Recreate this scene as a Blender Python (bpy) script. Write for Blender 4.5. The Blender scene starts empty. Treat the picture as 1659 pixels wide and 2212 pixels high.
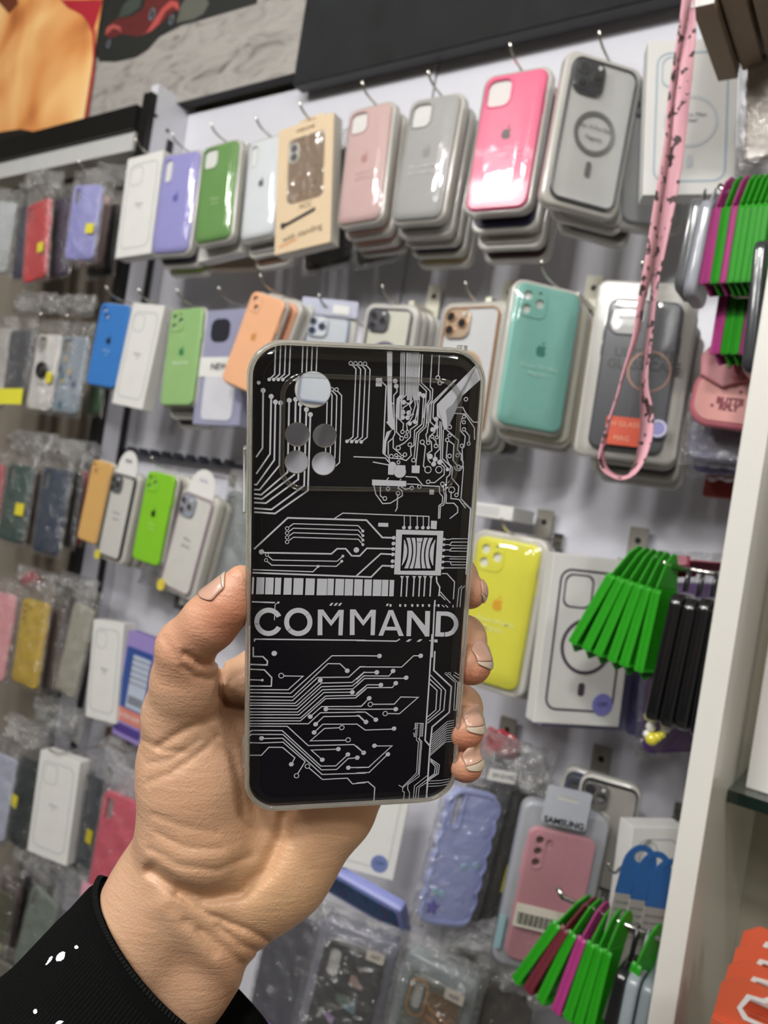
import bpy, bmesh, math, random
import numpy as np
from mathutils import Vector, Matrix
random.seed(7)
sc = bpy.context.scene
COL = sc.collection
# ------------------------------------------------------------------ camera
F = 1661.0; CX = 829.5; CY = 1106.0
TH = math.radians(9.1)
CAMP = Vector((0, 0, 1.5))
RT = Vector((.826, .564, 0)).normalized(); FW = Vector((-.564, .826, 0)).normalized(); UP = Vector((0, 0, 1))
cd = bpy.data.cameras.new('camera'); cam = bpy.data.objects.new('camera', cd); COL.objects.link(cam)
cX = RT*math.cos(TH)+UP*math.sin(TH); cY = -RT*math.sin(TH)+UP*math.cos(TH); cZ = -FW
M = Matrix((cX, cY, cZ)).transposed().to_4x4(); M.translation = CAMP
cam.matrix_world = M
cd.sensor_fit = 'HORIZONTAL'; cd.sensor_width = 36; cd.lens = 36*F/1659; cd.clip_start = .01
cd.dof.use_dof = True; cd.dof.focus_distance = .268; cd.dof.aperture_fstop = 18.5
sc.camera = cam
sc.view_settings.view_transform = 'Standard'; sc.view_settings.look = 'None'
sc.view_settings.gamma = 1; sc.view_settings.use_curve_mapping = False
sc.view_settings.exposure = -0.14
sc.cycles.transparent_max_bounces = 24; sc.cycles.max_bounces = 10
sc.cycles.sample_clamp_indirect = 6; sc.cycles.use_denoising = True
# ------------------------------------------------------------------ light
w = bpy.data.worlds.new('world'); sc.world = w; w.use_nodes = True
bg = w.node_tree.nodes['Background']; bg.inputs[0].default_value = (.80, .86, 1, 1); bg.inputs[1].default_value = .44
def area(name, loc, tgt, sx, sy, e, col=(1, .985, .965)):
    l = bpy.data.lights.new(name, 'AREA'); l.shape = 'RECTANGLE'; l.size = sx; l.size_y = sy; l.energy = e; l.color = col
    o = bpy.data.objects.new(name, l); COL.objects.link(o); o.location = loc
    o.rotation_euler = (Vector(tgt)-Vector(loc)).to_track_quat('-Z', 'Y').to_euler(); return o
LAMPS = ((.25, -1.15, .24, 26), (-.45, -1.05, .24, 24), (-1.25, -1.0, .24, 22), (-.9, -2.0, .4, 16), (.35, -2.0, .4, 14), (1.2, -.5, .24, 13))  # last lamp is added to brighten the right face of the white post
for x_, y_, s_, e_ in LAMPS: area('ceiling_lamp_light', (x_, y_, 2.72), ((x_*.6-.25) if x_ < 1 else .1, .6, 1.5), s_, s_, e_*.95)

def ray(px, py):
    a = (px-CX)/F; b = (py-CY)/F
    u = a*math.cos(TH)+b*math.sin(TH); v = -a*math.sin(TH)+b*math.cos(TH)
    return RT*u+FW-UP*v
def atd(px, py, t): return CAMP+ray(px, py)*t                 # at camera depth t
def aty(px, py, y): r = ray(px, py); return CAMP+r*(y/r.y)    # at wall distance y
def atx(px, py, x): r = ray(px, py); return CAMP+r*(x/r.x)
def px_of(p):
    d = Vector(p)-CAMP; t = d.dot(FW); u = d.dot(RT)/t; v = -d.z/t
    return (CX+F*(u*math.cos(TH)-v*math.sin(TH)), CY+F*(u*math.sin(TH)+v*math.cos(TH)))
# ------------------------------------------------------------------ materials
def lin(h, k=1.0):
    h = h.lstrip('#'); o = []
    for i in (0, 2, 4):
        c = int(h[i:i+2], 16)/255; c = c/12.92 if c <= .04045 else ((c+.055)/1.055)**2.4
        o.append(min(c*k, .93))
    return (*o, 1)
MC = {}
def mat(name, col, rough=.5, metal=0, coat=0, bump=0, bscale=200, var=.06, trans=0, alpha=1, k=1.25, emis=0, sss=0, spec=.5):
    key = (name, col, rough, metal, coat, bump, bscale, trans, alpha, emis)
    if key in MC: return MC[key]
    m = bpy.data.materials.new(name); m.use_nodes = True; nt = m.node_tree; b = nt.nodes['Principled BSDF']
    c = lin(col, k) if isinstance(col, str) else (*col, 1)
    if isinstance(col, str) and k == 1.25:
        L_ = .3*c[0]+.6*c[1]+.1*c[2]; c = tuple((x*.93+L_*.07)*.9 for x in c[:3])+(1,)
    tc = nt.nodes.new('ShaderNodeTexCoord'); nz = nt.nodes.new('ShaderNodeTexNoise'); nz.inputs['Scale'].default_value = 35
    nz.inputs['Detail'].default_value = 3
    nt.links.new(tc.outputs['Object'], nz.inputs['Vector'])
    mx = nt.nodes.new('ShaderNodeMix'); mx.data_type = 'RGBA'
    mx.inputs[6].default_value = (*[x*(1-var) for x in c[:3]], 1); mx.inputs[7].default_value = (*[min(x*(1+var), .95) for x in c[:3]], 1)
    nt.links.new(nz.outputs['Fac'], mx.inputs[0]); nt.links.new(mx.outputs[2], b.inputs['Base Color'])
    b.inputs['Roughness'].default_value = rough; b.inputs['Metallic'].default_value = metal
    b.inputs['Coat Weight'].default_value = coat; b.inputs['Coat Roughness'].default_value = .06
    b.inputs['Transmission Weight'].default_value = trans; b.inputs['Alpha'].default_value = alpha
    b.inputs['Specular IOR Level'].default_value = spec
    if emis: b.inputs['Emission Color'].default_value = c; b.inputs['Emission Strength'].default_value = emis
    if sss: b.inputs['Subsurface Weight'].default_value = sss; b.inputs['Subsurface Scale'].default_value = .004
    if bump:
        n2 = nt.nodes.new('ShaderNodeTexNoise'); n2.inputs['Scale'].default_value = bscale; n2.inputs['Detail'].default_value = 4
        nt.links.new(tc.outputs['Object'], n2.inputs['Vector'])
        bp = nt.nodes.new('ShaderNodeBump'); bp.inputs['Strength'].default_value = bump; bp.inputs['Distance'].default_value = .002
        nt.links.new(n2.outputs['Fac'], bp.inputs['Height']); nt.links.new(bp.outputs[0], b.inputs['Normal'])
    MC[key] = m; return m
def film(name, tint=(1, 1, 1), gloss=.12, rough=.08, haze=.05, bump=.6, bscale=45):
    """clear plastic film: see-through with a fresnel sheen and a touch of milky haze"""
    if name in MC: return MC[name]
    m = bpy.data.materials.new(name); m.use_nodes = True; nt = m.node_tree; nt.nodes.clear()
    out = nt.nodes.new('ShaderNodeOutputMaterial'); tr = nt.nodes.new('ShaderNodeBsdfTransparent'); tr.inputs[0].default_value = (*tint, 1)
    gl = nt.nodes.new('ShaderNodeBsdfGlossy'); gl.inputs['Roughness'].default_value = rough
    df = nt.nodes.new('ShaderNodeBsdfDiffuse'); df.inputs[0].default_value = (.85, .85, .83, 1)
    m1 = nt.nodes.new('ShaderNodeMixShader'); m1.inputs[0].default_value = haze
    m2 = nt.nodes.new('ShaderNodeMixShader'); lw = nt.nodes.new('ShaderNodeLayerWeight'); lw.inputs[0].default_value = .35
    ma = nt.nodes.new('ShaderNodeMath'); ma.operation = 'MULTIPLY_ADD'; ma.inputs[1].default_value = .4; ma.inputs[2].default_value = gloss
    nt.links.new(lw.outputs['Fresnel'], ma.inputs[0]); nt.links.new(ma.outputs[0], m2.inputs[0])
    nt.links.new(tr.outputs[0], m1.inputs[1]); nt.links.new(df.outputs[0], m1.inputs[2])
    nt.links.new(m1.outputs[0], m2.inputs[1]); nt.links.new(gl.outputs[0], m2.inputs[2]); nt.links.new(m2.outputs[0], out.inputs[0])
    if bump:
        tc = nt.nodes.new('ShaderNodeTexCoord'); n2 = nt.nodes.new('ShaderNodeTexNoise'); n2.inputs['Scale'].default_value = bscale; n2.inputs['Detail'].default_value = 3
        nt.links.new(tc.outputs['Object'], n2.inputs['Vector']); bp = nt.nodes.new('ShaderNodeBump'); bp.inputs['Strength'].default_value = bump; bp.inputs['Distance'].default_value = .01
        nt.links.new(n2.outputs['Fac'], bp.inputs['Height'])
        for s in (gl, df): nt.links.new(bp.outputs[0], s.inputs['Normal'])
        nt.links.new(bp.outputs[0], lw.inputs['Normal'])
    MC[name] = m; return m
BLISTER = film('clear_blister', gloss=.03, rough=.05, haze=.03, bump=.12, bscale=14)
BAG = film('crinkled_bag', gloss=.09, rough=.07, haze=.045, bump=1.0, bscale=95)
WFILM = film('window_film', gloss=.0, rough=.12, haze=.03, bump=.9, bscale=22)
MILKY = mat('milky_tray', '#cfccc4', .25, coat=.6, alpha=.72, k=1.1)
PAPER = mat('white_paper', '#cfcecb', .55, k=1.15)
CARD = mat('grey_card', '#bdbcba', .55)
DARK = mat('black_plastic', '#1a1a1e', .3, coat=.4)
CHROME = mat('chrome', '#c9c6be', .18, metal=1)
INK = mat('grey_ink', '#6b6a70', .6, k=1)
# ------------------------------------------------------------------ object helpers
def tag(o, label=None, cat=None, group=None, kind=None):
    if label: o['label'] = label
    if cat: o['category'] = cat
    if group: o['group'] = group
    if kind: o['kind'] = kind
    return o
def empty(name, label, cat, mtx, group=None):
    o = bpy.data.objects.new(name, None); COL.objects.link(o); o.matrix_world = mtx; o.empty_display_size = .02
    return tag(o, label, cat, group)
def link(name, me, m, parent=None, smooth=False):
    o = bpy.data.objects.new(name, me); COL.objects.link(o)
    if m and not me.materials: me.materials.append(m)
    if smooth:
        for p in me.polygons: p.use_smooth = True
    if parent: o.parent = parent
    return o
def raw(name, vs, fs, m, parent=None, smooth=False):
    me = bpy.data.meshes.new(name); me.from_pydata([tuple(v) for v in vs], [], fs); me.update()
    return link(name, me, m, parent, smooth)
def box(name, lo, hi, m, parent=None, bev=0):
    bm = bmesh.new(); bmesh.ops.create_cube(bm, size=1)
    for v in bm.verts: v.co = Vector([lo[i]+(v.co[i]+.5)*(hi[i]-lo[i]) for i in range(3)])
    if bev: bmesh.ops.bevel(bm, geom=bm.edges[:], offset=bev, segments=2, affect='EDGES', profile=.6)
    me = bpy.data.meshes.new(name); bm.to_mesh(me); bm.free(); return link(name, me, m, parent)
def rr(cx, cz, W, H, r, n=7):
    r = min(r, W/2-1e-5, H/2-1e-5); p = []
    for (sx, sz, a0) in ((1, 1, 0), (-1, 1, 90), (-1, -1, 180), (1, -1, 270)):
        for i in range(n+1):
            a = math.radians(a0+90*i/n); p.append((cx+sx*(W/2-r)+r*math.cos(a), cz+sz*(H/2-r)+r*math.sin(a)))
    return p
def ci(cx, cz, r, n=24, ry=None):
    return [(cx+r*math.cos(2*math.pi*i/n), cz+(ry or r)*math.sin(2*math.pi*i/n)) for i in range(n)]
def flatmesh(loops, th, bev=0, yf=0):
    """filled 2D shape (inner loops are holes) in local XZ, front face at y=yf, th deep behind it"""
    cu = bpy.data.curves.new('c', 'CURVE'); cu.dimensions = '2D'; cu.fill_mode = 'BOTH'
    b = min(bev, th*.45)
    cu.extrude = max(th/2-b, 0); cu.bevel_depth = b; cu.bevel_resolution = 2; cu.offset = -b
    for lp in loops:
        s = cu.splines.new('POLY'); s.points.add(len(lp)-1); s.use_cyclic_u = True
        for q, (x, z) in zip(s.points, lp): q.co = (x, z, 0, 1)
    ob = bpy.data.objects.new('c', cu); me = bpy.data.meshes.new_from_object(ob)
    bpy.data.objects.remove(ob); bpy.data.curves.remove(cu)
    for v in me.vertices: x, y, z = v.co; v.co = (x, yf+th/2-z, y)
    me.materials.clear()
    return me
def flat(name, loops, th, m, parent=None, bev=0, yf=0):
    return link(name, flatmesh(loops, th, bev, yf), m, parent)
def sheet(name, loop, m, parent, y):
    return raw(name, [(x, y, z) for x, z in loop], [tuple(range(len(loop)))], m, parent)
def text(name, s, size, x, z, yf, m, parent, align='CENTER', bold=0, rot=0):
    cu = bpy.data.curves.new('t', 'FONT'); cu.body = s; cu.size = size; cu.align_x = align; cu.extrude = .00008; cu.offset = bold; cu.resolution_u = 3
    ob = bpy.data.objects.new('t', cu); me = bpy.data.meshes.new_from_object(ob); bpy.data.objects.remove(ob); bpy.data.curves.remove(cu)
    ca, sa = math.cos(rot), math.sin(rot)
    for v in me.vertices:
        a, b, c = v.co; v.co = (x+a*ca-b*sa, yf-c, z+a*sa+b*ca)
    me.materials.clear(); return link(name, me, m, parent)
def tubemesh(pts, r, n=8, closed=False):
    pts = [Vector(p) for p in pts]; vs = []; fs = []; N = len(pts); prev = None
    for i, p in enumerate(pts):
        d = (pts[min(i+1, N-1)]-pts[max(i-1, 0)]).normalized()
        a = d.cross(Vector((0, 0, 1)) if abs(d.z) < .9 else Vector((1, 0, 0))).normalized() if prev is None else (prev-d*prev.dot(d)).normalized()
        prev = a; b = d.cross(a); ri = r[i] if isinstance(r, (list, tuple)) else r
        for k in range(n): t = 2*math.pi*k/n; vs.append(p+(a*math.cos(t)+b*math.sin(t))*ri)
    for i in range(N-1):
        for k in range(n): k2 = (k+1) % n; fs.append((i*n+k, i*n+k2, (i+1)*n+k2, (i+1)*n+k))
    fs.append(tuple(range(n))[::-1]); fs.append(tuple((N-1)*n+k for k in range(n)))
    return vs, fs
def tube(name, pts, r, m, parent=None, n=8):
    return raw(name, *tubemesh(pts, r, n), m, parent, True)
def apple(cx, cz, s):
    B = [(0, .36), (.12, .42), (.28, .43), (.42, .34), (.34, .22), (.31, .08), (.34, -.06), (.46, -.16), (.38, -.33), (.26, -.48), (.15, -.5), (0, -.45), (-.15, -.5), (-.28, -.46), (-.4, -.28), (-.46, -.08), (-.45, .14), (-.36, .32), (-.22, .42), (-.1, .41)]
    L = [(.0, .5), (.02, .64), (.1, .74), (.22, .8), (.21, .68), (.14, .56)]
    return [[(cx+x*s, cz+z*s) for x, z in B], [(cx+x*s, cz+z*s) for x, z in L]]
def bagmesh(W, H, z0, yf, dep, amp, seed, nx=22, nz=34):
    """crinkled pouch: two pillowed sheets closed at the rim, centred on z=z0..z0+H"""
    rnd = random.Random(seed); ph = [(rnd.uniform(0, 6.28), rnd.uniform(0, 6.28), rnd.uniform(.6, 1.6), rnd.uniform(60, 210), rnd.uniform(60, 210)) for _ in range(7)]
    vs = []; fs = []
    def nzf(x, z): return sum(c*math.sin(a+x*kx+math.sin(z*kz+b)*1.3) for a, b, c, kx, kz in ph)/7
    for side in (0, 1):
        for j in range(nz+1):
            for i in range(nx+1):
                u = i/nx*2-1; v = j/nz*2-1; e = (1-abs(u)**6)*(1-abs(v)**8)
                x = u*W/2*(1+.015*nzf(v*.2, .3)); z = z0+H*(v+1)/2+.002*nzf(u*.1, .7)
                d = nzf(x+side, z)*amp
                y = yf-(.002+d)*e if side == 0 else yf+(dep+d)*e
                vs.append((x, y+dep*.5*(1-e)*(1 if side == 0 else 0)+(dep*.5*(1-e) if side else 0), z))
    n = (nx+1)*(nz+1)
    for side in (0, 1):
        for j in range(nz):
            for i in range(nx):
                a = side*n+j*(nx+1)+i; q = (a, a+1, a+nx+2, a+nx+1); fs.append(q if side == 0 else q[::-1])
    return vs, fs
# ------------------------------------------------------------------ placing a flat thing from its four photographed corners
def solve(c, D, aspect=None, ymax=50):
    m = (sum(p[0] for p in c)/4, sum(p[1] for p in c)/4); O = aty(m[0], m[1], D); best = None
    for i in range(0, ymax*2+1):
        f = math.radians(i*.5); lx = Vector((math.cos(f), math.sin(f), 0)); n = Vector((math.sin(f), -math.cos(f), 0)); P = []
        for p in c:
            r = ray(*p); t = (O-CAMP).dot(n)/r.dot(n); q = CAMP+r*t-O; P.append((q.dot(lx), q.z))
        W = (math.dist(P[0], P[1])+math.dist(P[2], P[3]))/2; H = (math.dist(P[0], P[3])+math.dist(P[1], P[2]))/2
        e = abs(W/H-aspect) if aspect else i
        if best is None or e < best[0]: best = (e, f, W, H, P)
        if not aspect: break
    e, f, W, H, P = best
    tx = (P[0][0]+P[1][0])/2-(P[2][0]+P[3][0])/2; tz = (P[0][1]+P[1][1])/2-(P[2][1]+P[3][1])/2
    rho = math.atan2(tx, tz)
    M = Matrix.Translation(O)@Matrix.Rotation(f, 4, 'Z')@Matrix.Rotation(rho, 4, 'Y')@Matrix.Translation((0, 0, -H/2))
    return M, W, H, f
def hook(root_pt, y0, label, L=.016, r=.0014):
    x, z = root_pt.x, root_pt.z
    pts = [(x, .878, z), (x, y0+.004, z), (x, y0-.006, z+.0005), (x-.001, y0-.014, z+.003), (x-.002, y0-.020, z+.007), (x-.002, y0-.025, z+.013)]
    o = empty('display_hook', label, 'hook', Matrix.Translation((x, .878, z)), 'chrome hooks of the white wall')
    tube('wire', [Vector(p)-Vector((x, .878, z)) for p in pts], r, CHROME, o)
    box('mounting_clip', (-.006, -.003, -.01), (.006, .0015, .008), CHROME, o)
    return o
def add_hook(M, H, label, y0=None, up=.006, back=.004):
    p = M@Vector((0, back, H+up)); return hook(p, min(p.y, .86), label)
# phone case builders (local X right, Z up, -Y towards the viewer, front face near y=0)
def cam_holes(W, H, kind):
    s = W/.078
    x0 = -W/2; z1 = H
    if kind == 'square': return [rr(x0+.021*s, z1-.022*s, .030*s, .031*s, .009*s)], None
    if kind == 'trio':
        cx, cz = x0+.021*s, z1-.021*s
        return [ci(cx-.007*s, cz+.007*s, .0052*s, 18), ci(cx-.007*s, cz-.008*s, .0052*s, 18), ci(cx+.008*s, cz, .0052*s, 18), ci(cx+.007*s, cz+.011*s, .002*s, 10)], rr(cx, cz, .033*s, .034*s, .009*s)
    if kind == 'duo':
        cx, cz = x0+.018*s, z1-.019*s
        return [ci(cx-.004*s, cz+.006*s, .0055*s, 18), ci(cx+.004*s, cz-.007*s, .0055*s, 18)], rr(cx, cz, .027*s, .030*s, .008*s)
    if kind == 'pill': return [rr(x0+.016*s, z1-.027*s, .015*s, .036*s, .007*s)], None
    if kind == 'slot': return [rr(x0+.015*s, z1-.024*s, .012*s, .030*s, .004*s)], None
    if kind == 'three':
        cx = x0+.014*s
        return [ci(cx, z1-.014*s, .0047*s, 16), ci(cx, z1-.027*s, .0047*s, 16), ci(cx, z1-.040*s, .0047*s, 16), ci(cx+.012*s, z1-.016*s, .0026*s, 12)], rr(cx, z1-.027*s, .016*s, .043*s, .007*s)
    return [], None
def case_shell(root, W, H, colm, cam='square', th=.009, y=0):
    holes, pad = cam_holes(W, H, cam); r = .0115*W/.078
    sh = flat('case_shell', [rr(0, H/2, W, H, r)]+holes, th, colm, root, bev=.0025, yf=y)
    if pad:
        flat('camera_surround', [pad]+holes, .0012, colm, sh, bev=.0005, yf=y-.0010)
    elif cam in ('square', 'pill', 'slot'):
        h = holes[0]; cx = sum(p[0] for p in h)/len(h); cz = sum(p[1] for p in h)/len(h)
        g = [(cx+(a-cx)*1.13, cz+(b-cz)*1.11) for a, b in h]
        flat('camera_surround', [g, h], .0012, colm, sh, bev=.0005, yf=y-.0010)
    for sx, z, l in ((1, .72, .11), (-1, .76, .07), (-1, .66, .07)):
        box('side_button', (sx*W/2-.001, y+.003, H*(z-l/2)), (sx*W/2+.0010, y+.0065, H*(z+l/2)), colm, sh, .0004)
    return sh
def blister(root, W, H, mg=.004, th=.014, y=-.0022, tm=None):
    t = flat('tray', [rr(0, H/2, W+2*mg, H+2*mg, .014)], th, tm or MILKY, root, bev=.003, yf=.0035)
    vs = []; fs = []; nx, nz = 14, 22
    for j in range(nz+1):
        for i in range(nx+1):
            u = i/nx*2-1; v = j/nz*2-1; q = max(0, 1-(abs(u)**5+abs(v)**7)*.98)
            vs.append((u*(W/2+.001), y+.003-.0075*q**.35, H/2+v*(H/2+.001)))
    for j in range(nz):
        for i in range(nx): a = j*(nx+1)+i; fs.append((a, a+1, a+nx+2, a+nx+1))
    raw('clear_cover', vs, fs, BLISTER, root, True)
    return t
def silicone(lab, c, D, colr, cam='square', logo='#2c2c30', txt=None, txtc='#e8d8d8', tray=None, grp=None, asp=.49, hk=True, ymax=50, yaw0=True, cover=True, logoz=.55, name='phone_case', up=.008, mg=.004):
    M, W, H, f = solve(c, D, asp, ymax)
    root = empty(name, lab, 'phone case', M, grp)
    cm = mat('silicone_'+colr[1:], colr, .34, coat=.25, spec=.4)
    if cover: blister(root, W, H, mg, tm=tray)
    else: flat('tray', [rr(0, H/2, W+mg, H+mg, .013)], .006, tray or MILKY, root, bev=.002, yf=.006)
    sh = case_shell(root, W, H, cm, cam, .008 if cover else .006, 0)
    flat('white_insert', [rr(0, H/2, W-.004, H-.004, .01)], .001, PAPER, root, yf=.0045 if not cover else .0022)
    if logo:
        flat('logo', apple(0, H*logoz, .013*W/.078), .0003, mat('logo_ink', logo, .4, k=1), sh, yf=-.0004)
    if txt:
        for i, s in enumerate(txt): text('lettering', s, .0068*W/.078, 0, H*(.42-.05*i), -.0006, mat('letter_ink', txtc, .6), sh, bold=.0001)
    if hk: add_hook(M, H, 'chrome wire hook over the '+lab.split(' ', 0)[0][:200] if False else 'chrome wire hook with upturned tip above the '+short(lab), up=up)
    return root, M, W, H
def short(l):
    for s in (' hanging', ' in ', ' on ', ' with ', ' beside', ' behind', ' at ', ' left', ' right', ' under', ' between', ' below'):
        if s in l: l = l.split(s)[0]
    return ' '.join(l.split()[:7])
def paperbox(lab, c, D, outline='#a9abb0', th=.022, asp=.53, colr='#cfcecb', cam='square', ring=False, sticker=None, txt=('iPhone', '13'), hk=True, grp=None, ymax=50, name='boxed_phone_case', sidecol=None, ow=.0012, txtc='#8b8b90'):
    M, W, H, f = solve(c, D, asp, ymax)
    root = empty(name, lab, 'boxed phone case', M, grp)
    pm = mat('box_paper', colr, .5, k=1.15)
    box('carton', (-W/2, 0, 0), (W/2, th, H), pm, root, .0008)
    om = mat('outline_ink', outline, .5, k=1)
    a, b = W*.80, H*.84
    flat('printed_outline', [rr(0, H/2, a, b, .012), rr(0, H/2, a-2*ow, b-2*ow, .012-ow)], .0002, om, root, yf=-.0003)
    q = rr(-a/2+W*.23, H/2+b/2-W*.23, W*.34, W*.36, .008); q2 = rr(-a/2+W*.23, H/2+b/2-W*.23, W*.34-1.6*ow, W*.36-1.6*ow, .0075)
    flat('printed_camera_outline', [q, q2], .0002, om, root, yf=-.0003)
    if ring:
        rm = mat('ring_ink', ring, .5, k=1); R = W*.30
        flat('printed_ring', [ci(0, H*.47, R, 40), ci(0, H*.47, R*.88, 40)], .0002, rm, root, yf=-.0004)
        flat('printed_tab', [rr(0, H*.47-R-W*.16, W*.075, W*.14, .003)], .0002, rm, root, yf=-.0004)
    for i, s in enumerate(txt): text('lettering', s, .006, 0, H*(.50-.035*i), -.0003, mat('box_ink', txtc, .6, k=1), root)
    if sticker:
        s = flat('round_sticker', [ci(W*.27, H*.13, W*.12, 28)], .0004, mat('sticker_'+sticker[1:], sticker, .4), root, yf=-.0006)
        text('lettering', 'OFF', .006, W*.27, H*.12, -.0008, mat('box_ink', '#3a3a6a', .6, k=1), s)
    if hk: add_hook(M, H, 'chrome wire hook with upturned tip above the '+short(lab), up=.004, back=.004)
    return root, M, W, H
def bagged(lab, c, D, colr, cam='slot', seed=0, sticker=None, grp=None, hk=True, asp=.49, ymax=50, pat=None, txt=None, back='#8d8a86', cat='phone case', top=.030, matc=None):
    M, W, H, f = solve(c, D, asp, ymax)
    root = empty('bagged_phone_case', lab, cat, M, grp)
    cm = matc or mat('silicone_'+colr[1:], colr, .38, coat=.2)
    sh = case_shell(root, W, H, cm, cam, .007, 0)
    flat('white_insert', [rr(0, H/2, W-.004, H-.004, .01)], .001, mat('insert', back, .5), root, yf=.0045)
    if pat: pat(sh, W, H)
    b = raw('plastic_bag', *bagmesh(W+.014, H+top+.006, -.006, -.002, .013, .0035, seed), BAG, root, True)
    if sticker:
        z0, z1, x0, x1 = sticker[1:]
        flat('sticker', [[(x0*W, z0*H), (x1*W, z0*H), (x1*W, z1*H), (x0*W, z1*H)]], .0003, mat('sticker_'+sticker[0][1:], sticker[0], .4), root, yf=-.0055)
    if hk: add_hook(M, H, 'chrome wire hook through the bag of the '+short(lab), up=.02)
    return root, M, W, H
def rimcase(lab, c, D, rim, backc='#c4c4c0', camc='#3b3d44', magring=None, card=None, txt=None, asp=.49, hk=True, grp=None, lenses='#15161a', ymax=50, mg=.007, arch=False, sticker=None, rimmetal=0, tray=None, ct='square3', traydepth=.014):
    M, W, H, f = solve(c, D, asp, ymax); s = W/.078
    root = empty('clear_back_phone_case', lab, 'phone case', M, grp)
    rm = mat('rim_'+rim[1:], rim, .25, coat=.3, metal=rimmetal)
    t = flat('tray', [rr(0, H/2, W+2*mg, H+2*mg, .012)], traydepth, tray or MILKY, root, bev=.003, yf=.004)
    if arch:
        ah = .030
        lp = [(-W*.42, H+.001), (W*.42, H+.001)]+[(W*.42*math.cos(a), H+.008+ah*math.sin(a)) for a in [math.pi*i/14 for i in range(15)]]
        hole = rr(0, H+.022, .018, .005, .0025)
        flat('header_card', [lp, hole], .001, PAPER, root, yf=.003)
    sh = flat('case_rim', [rr(0, H/2, W, H, .0115*s), rr(0, H/2, W-.0045*s, H-.0045*s, .0095*s)], .009, rm, root, bev=.0015, yf=-.001)
    flat('white_insert', [rr(0, H/2, W-.002, H-.002, .0105*s)], .0012, mat('insert', backc, .35, coat=.4), root, yf=.0015)
    cx, cz = -W/2+.021*s, H-.022*s
    cm = flat('camera_plate', [rr(cx, cz, .036*s, .037*s, .0105*s)], .003, mat('camera_plate_'+camc[1:], camc, .25, coat=.5, metal=rimmetal*.8), sh, bev=.0008, yf=-.0025)
    for dx, dz in ((-.0085, .0085), (-.0085, -.0085), (.0085, 0)):
        flat('lens_ring', [ci(cx+dx*s, cz+dz*s, .0072*s, 20)], .0015, rm, cm, bev=.0004, yf=-.004)
        flat('lens', [ci(cx+dx*s, cz+dz*s, .0054*s, 20)], .0006, mat('lens_'+lenses[1:], lenses, .08, coat=1, k=1), cm, yf=-.0045)
    flat('flash', [ci(cx+.010*s, cz+.0115*s, .0026*s, 12)], .0006, PAPER, cm, yf=-.0042)
    if magring:
        R = .0245*s; g = mat('ring_metal_'+magring[1:], magring, .3, metal=.6)
        flat('magnet_ring', [ci(0, H*.50, R, 44), ci(0, H*.50, R*.80, 44)], .0005, g, root, yf=-.0003)
        flat('magnet_tab', [rr(0, H*.50-R-.016*s, .0065*s, .017*s, .003)], .0005, g, root, yf=-.0003)
    if txt:
        for i, q in enumerate(txt): text('lettering', q, .0058*s, 0, H*(.53-.075*i), -.0002, INK, root)
    if sticker: 
        flat('round_sticker', [ci(-W*.38, -.001, W*.13, 24)], .0005, mat('sticker_'+sticker[1:], sticker, .4), root, yf=-.0035)
    vs = [(x*(W/2+mg*.7), -.0055, H/2+z*(H/2+mg*.7)) for x, z in ((-1, -1), (1, -1), (1, 1), (-1, 1))]
    sheet('clear_cover', rr(0, H/2, W+mg*1.2, H+mg*1.2, .012), BLISTER, root, -.0062)
    if hk: add_hook(M, H+(.02 if arch else .0), 'chrome wire hook with upturned tip above the '+short(lab), up=.009)
    return root, M, W, H
def behind(M, W, H, n, lab, cols, step=.017, drop=.004, grp=None, dx=.0, kind='tray'):
    """further packs on the same hook, each a thing of its own"""
    out = []
    words = ('directly behind', 'second behind', 'third behind', 'fourth behind')
    for i in range(n):
        cc = cols[i % len(cols)]
        step = max(step, .017); s6 = ' '.join(short(lab).split()[:6])
        Mi = Matrix.Translation((dx*(i+1), step*(i+1)+.005, -drop*(i+1)+random.uniform(-.002, .002)))@M
        o = empty('packed_phone_case', f'{cname(cc)} phone case in a clear pack {words[i]} the {s6}', 'phone case', Mi, grp)
        flat('tray', [rr(0, H/2, W+.010, H+.010, .012)], .012, MILKY, o, bev=.003, yf=.002)
        flat('case_shell', [rr(0, H/2, W, H, .011)], .007, mat('silicone_'+cc[1:], cc, .38, coat=.2), o, bev=.002, yf=-.002)
        out.append(o)
    return out
def cname(h):
    r, g, b = (int(h[i:i+2], 16) for i in (1, 3, 5)); mx, mn = max(r, g, b), min(r, g, b)
    if mx-mn < 28: return 'black' if mx < 60 else 'dark grey' if mx < 110 else 'grey' if mx < 170 else 'whitish'
    if r == mx: return ('pink' if b > g else 'tan' if g > 110 else 'brown') if mx-mn < 110 else ('red' if g < 90 else 'orange')
    if g == mx: return 'green'
    return 'dark blue' if mx < 110 else 'lilac' if r > g else 'blue'
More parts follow.
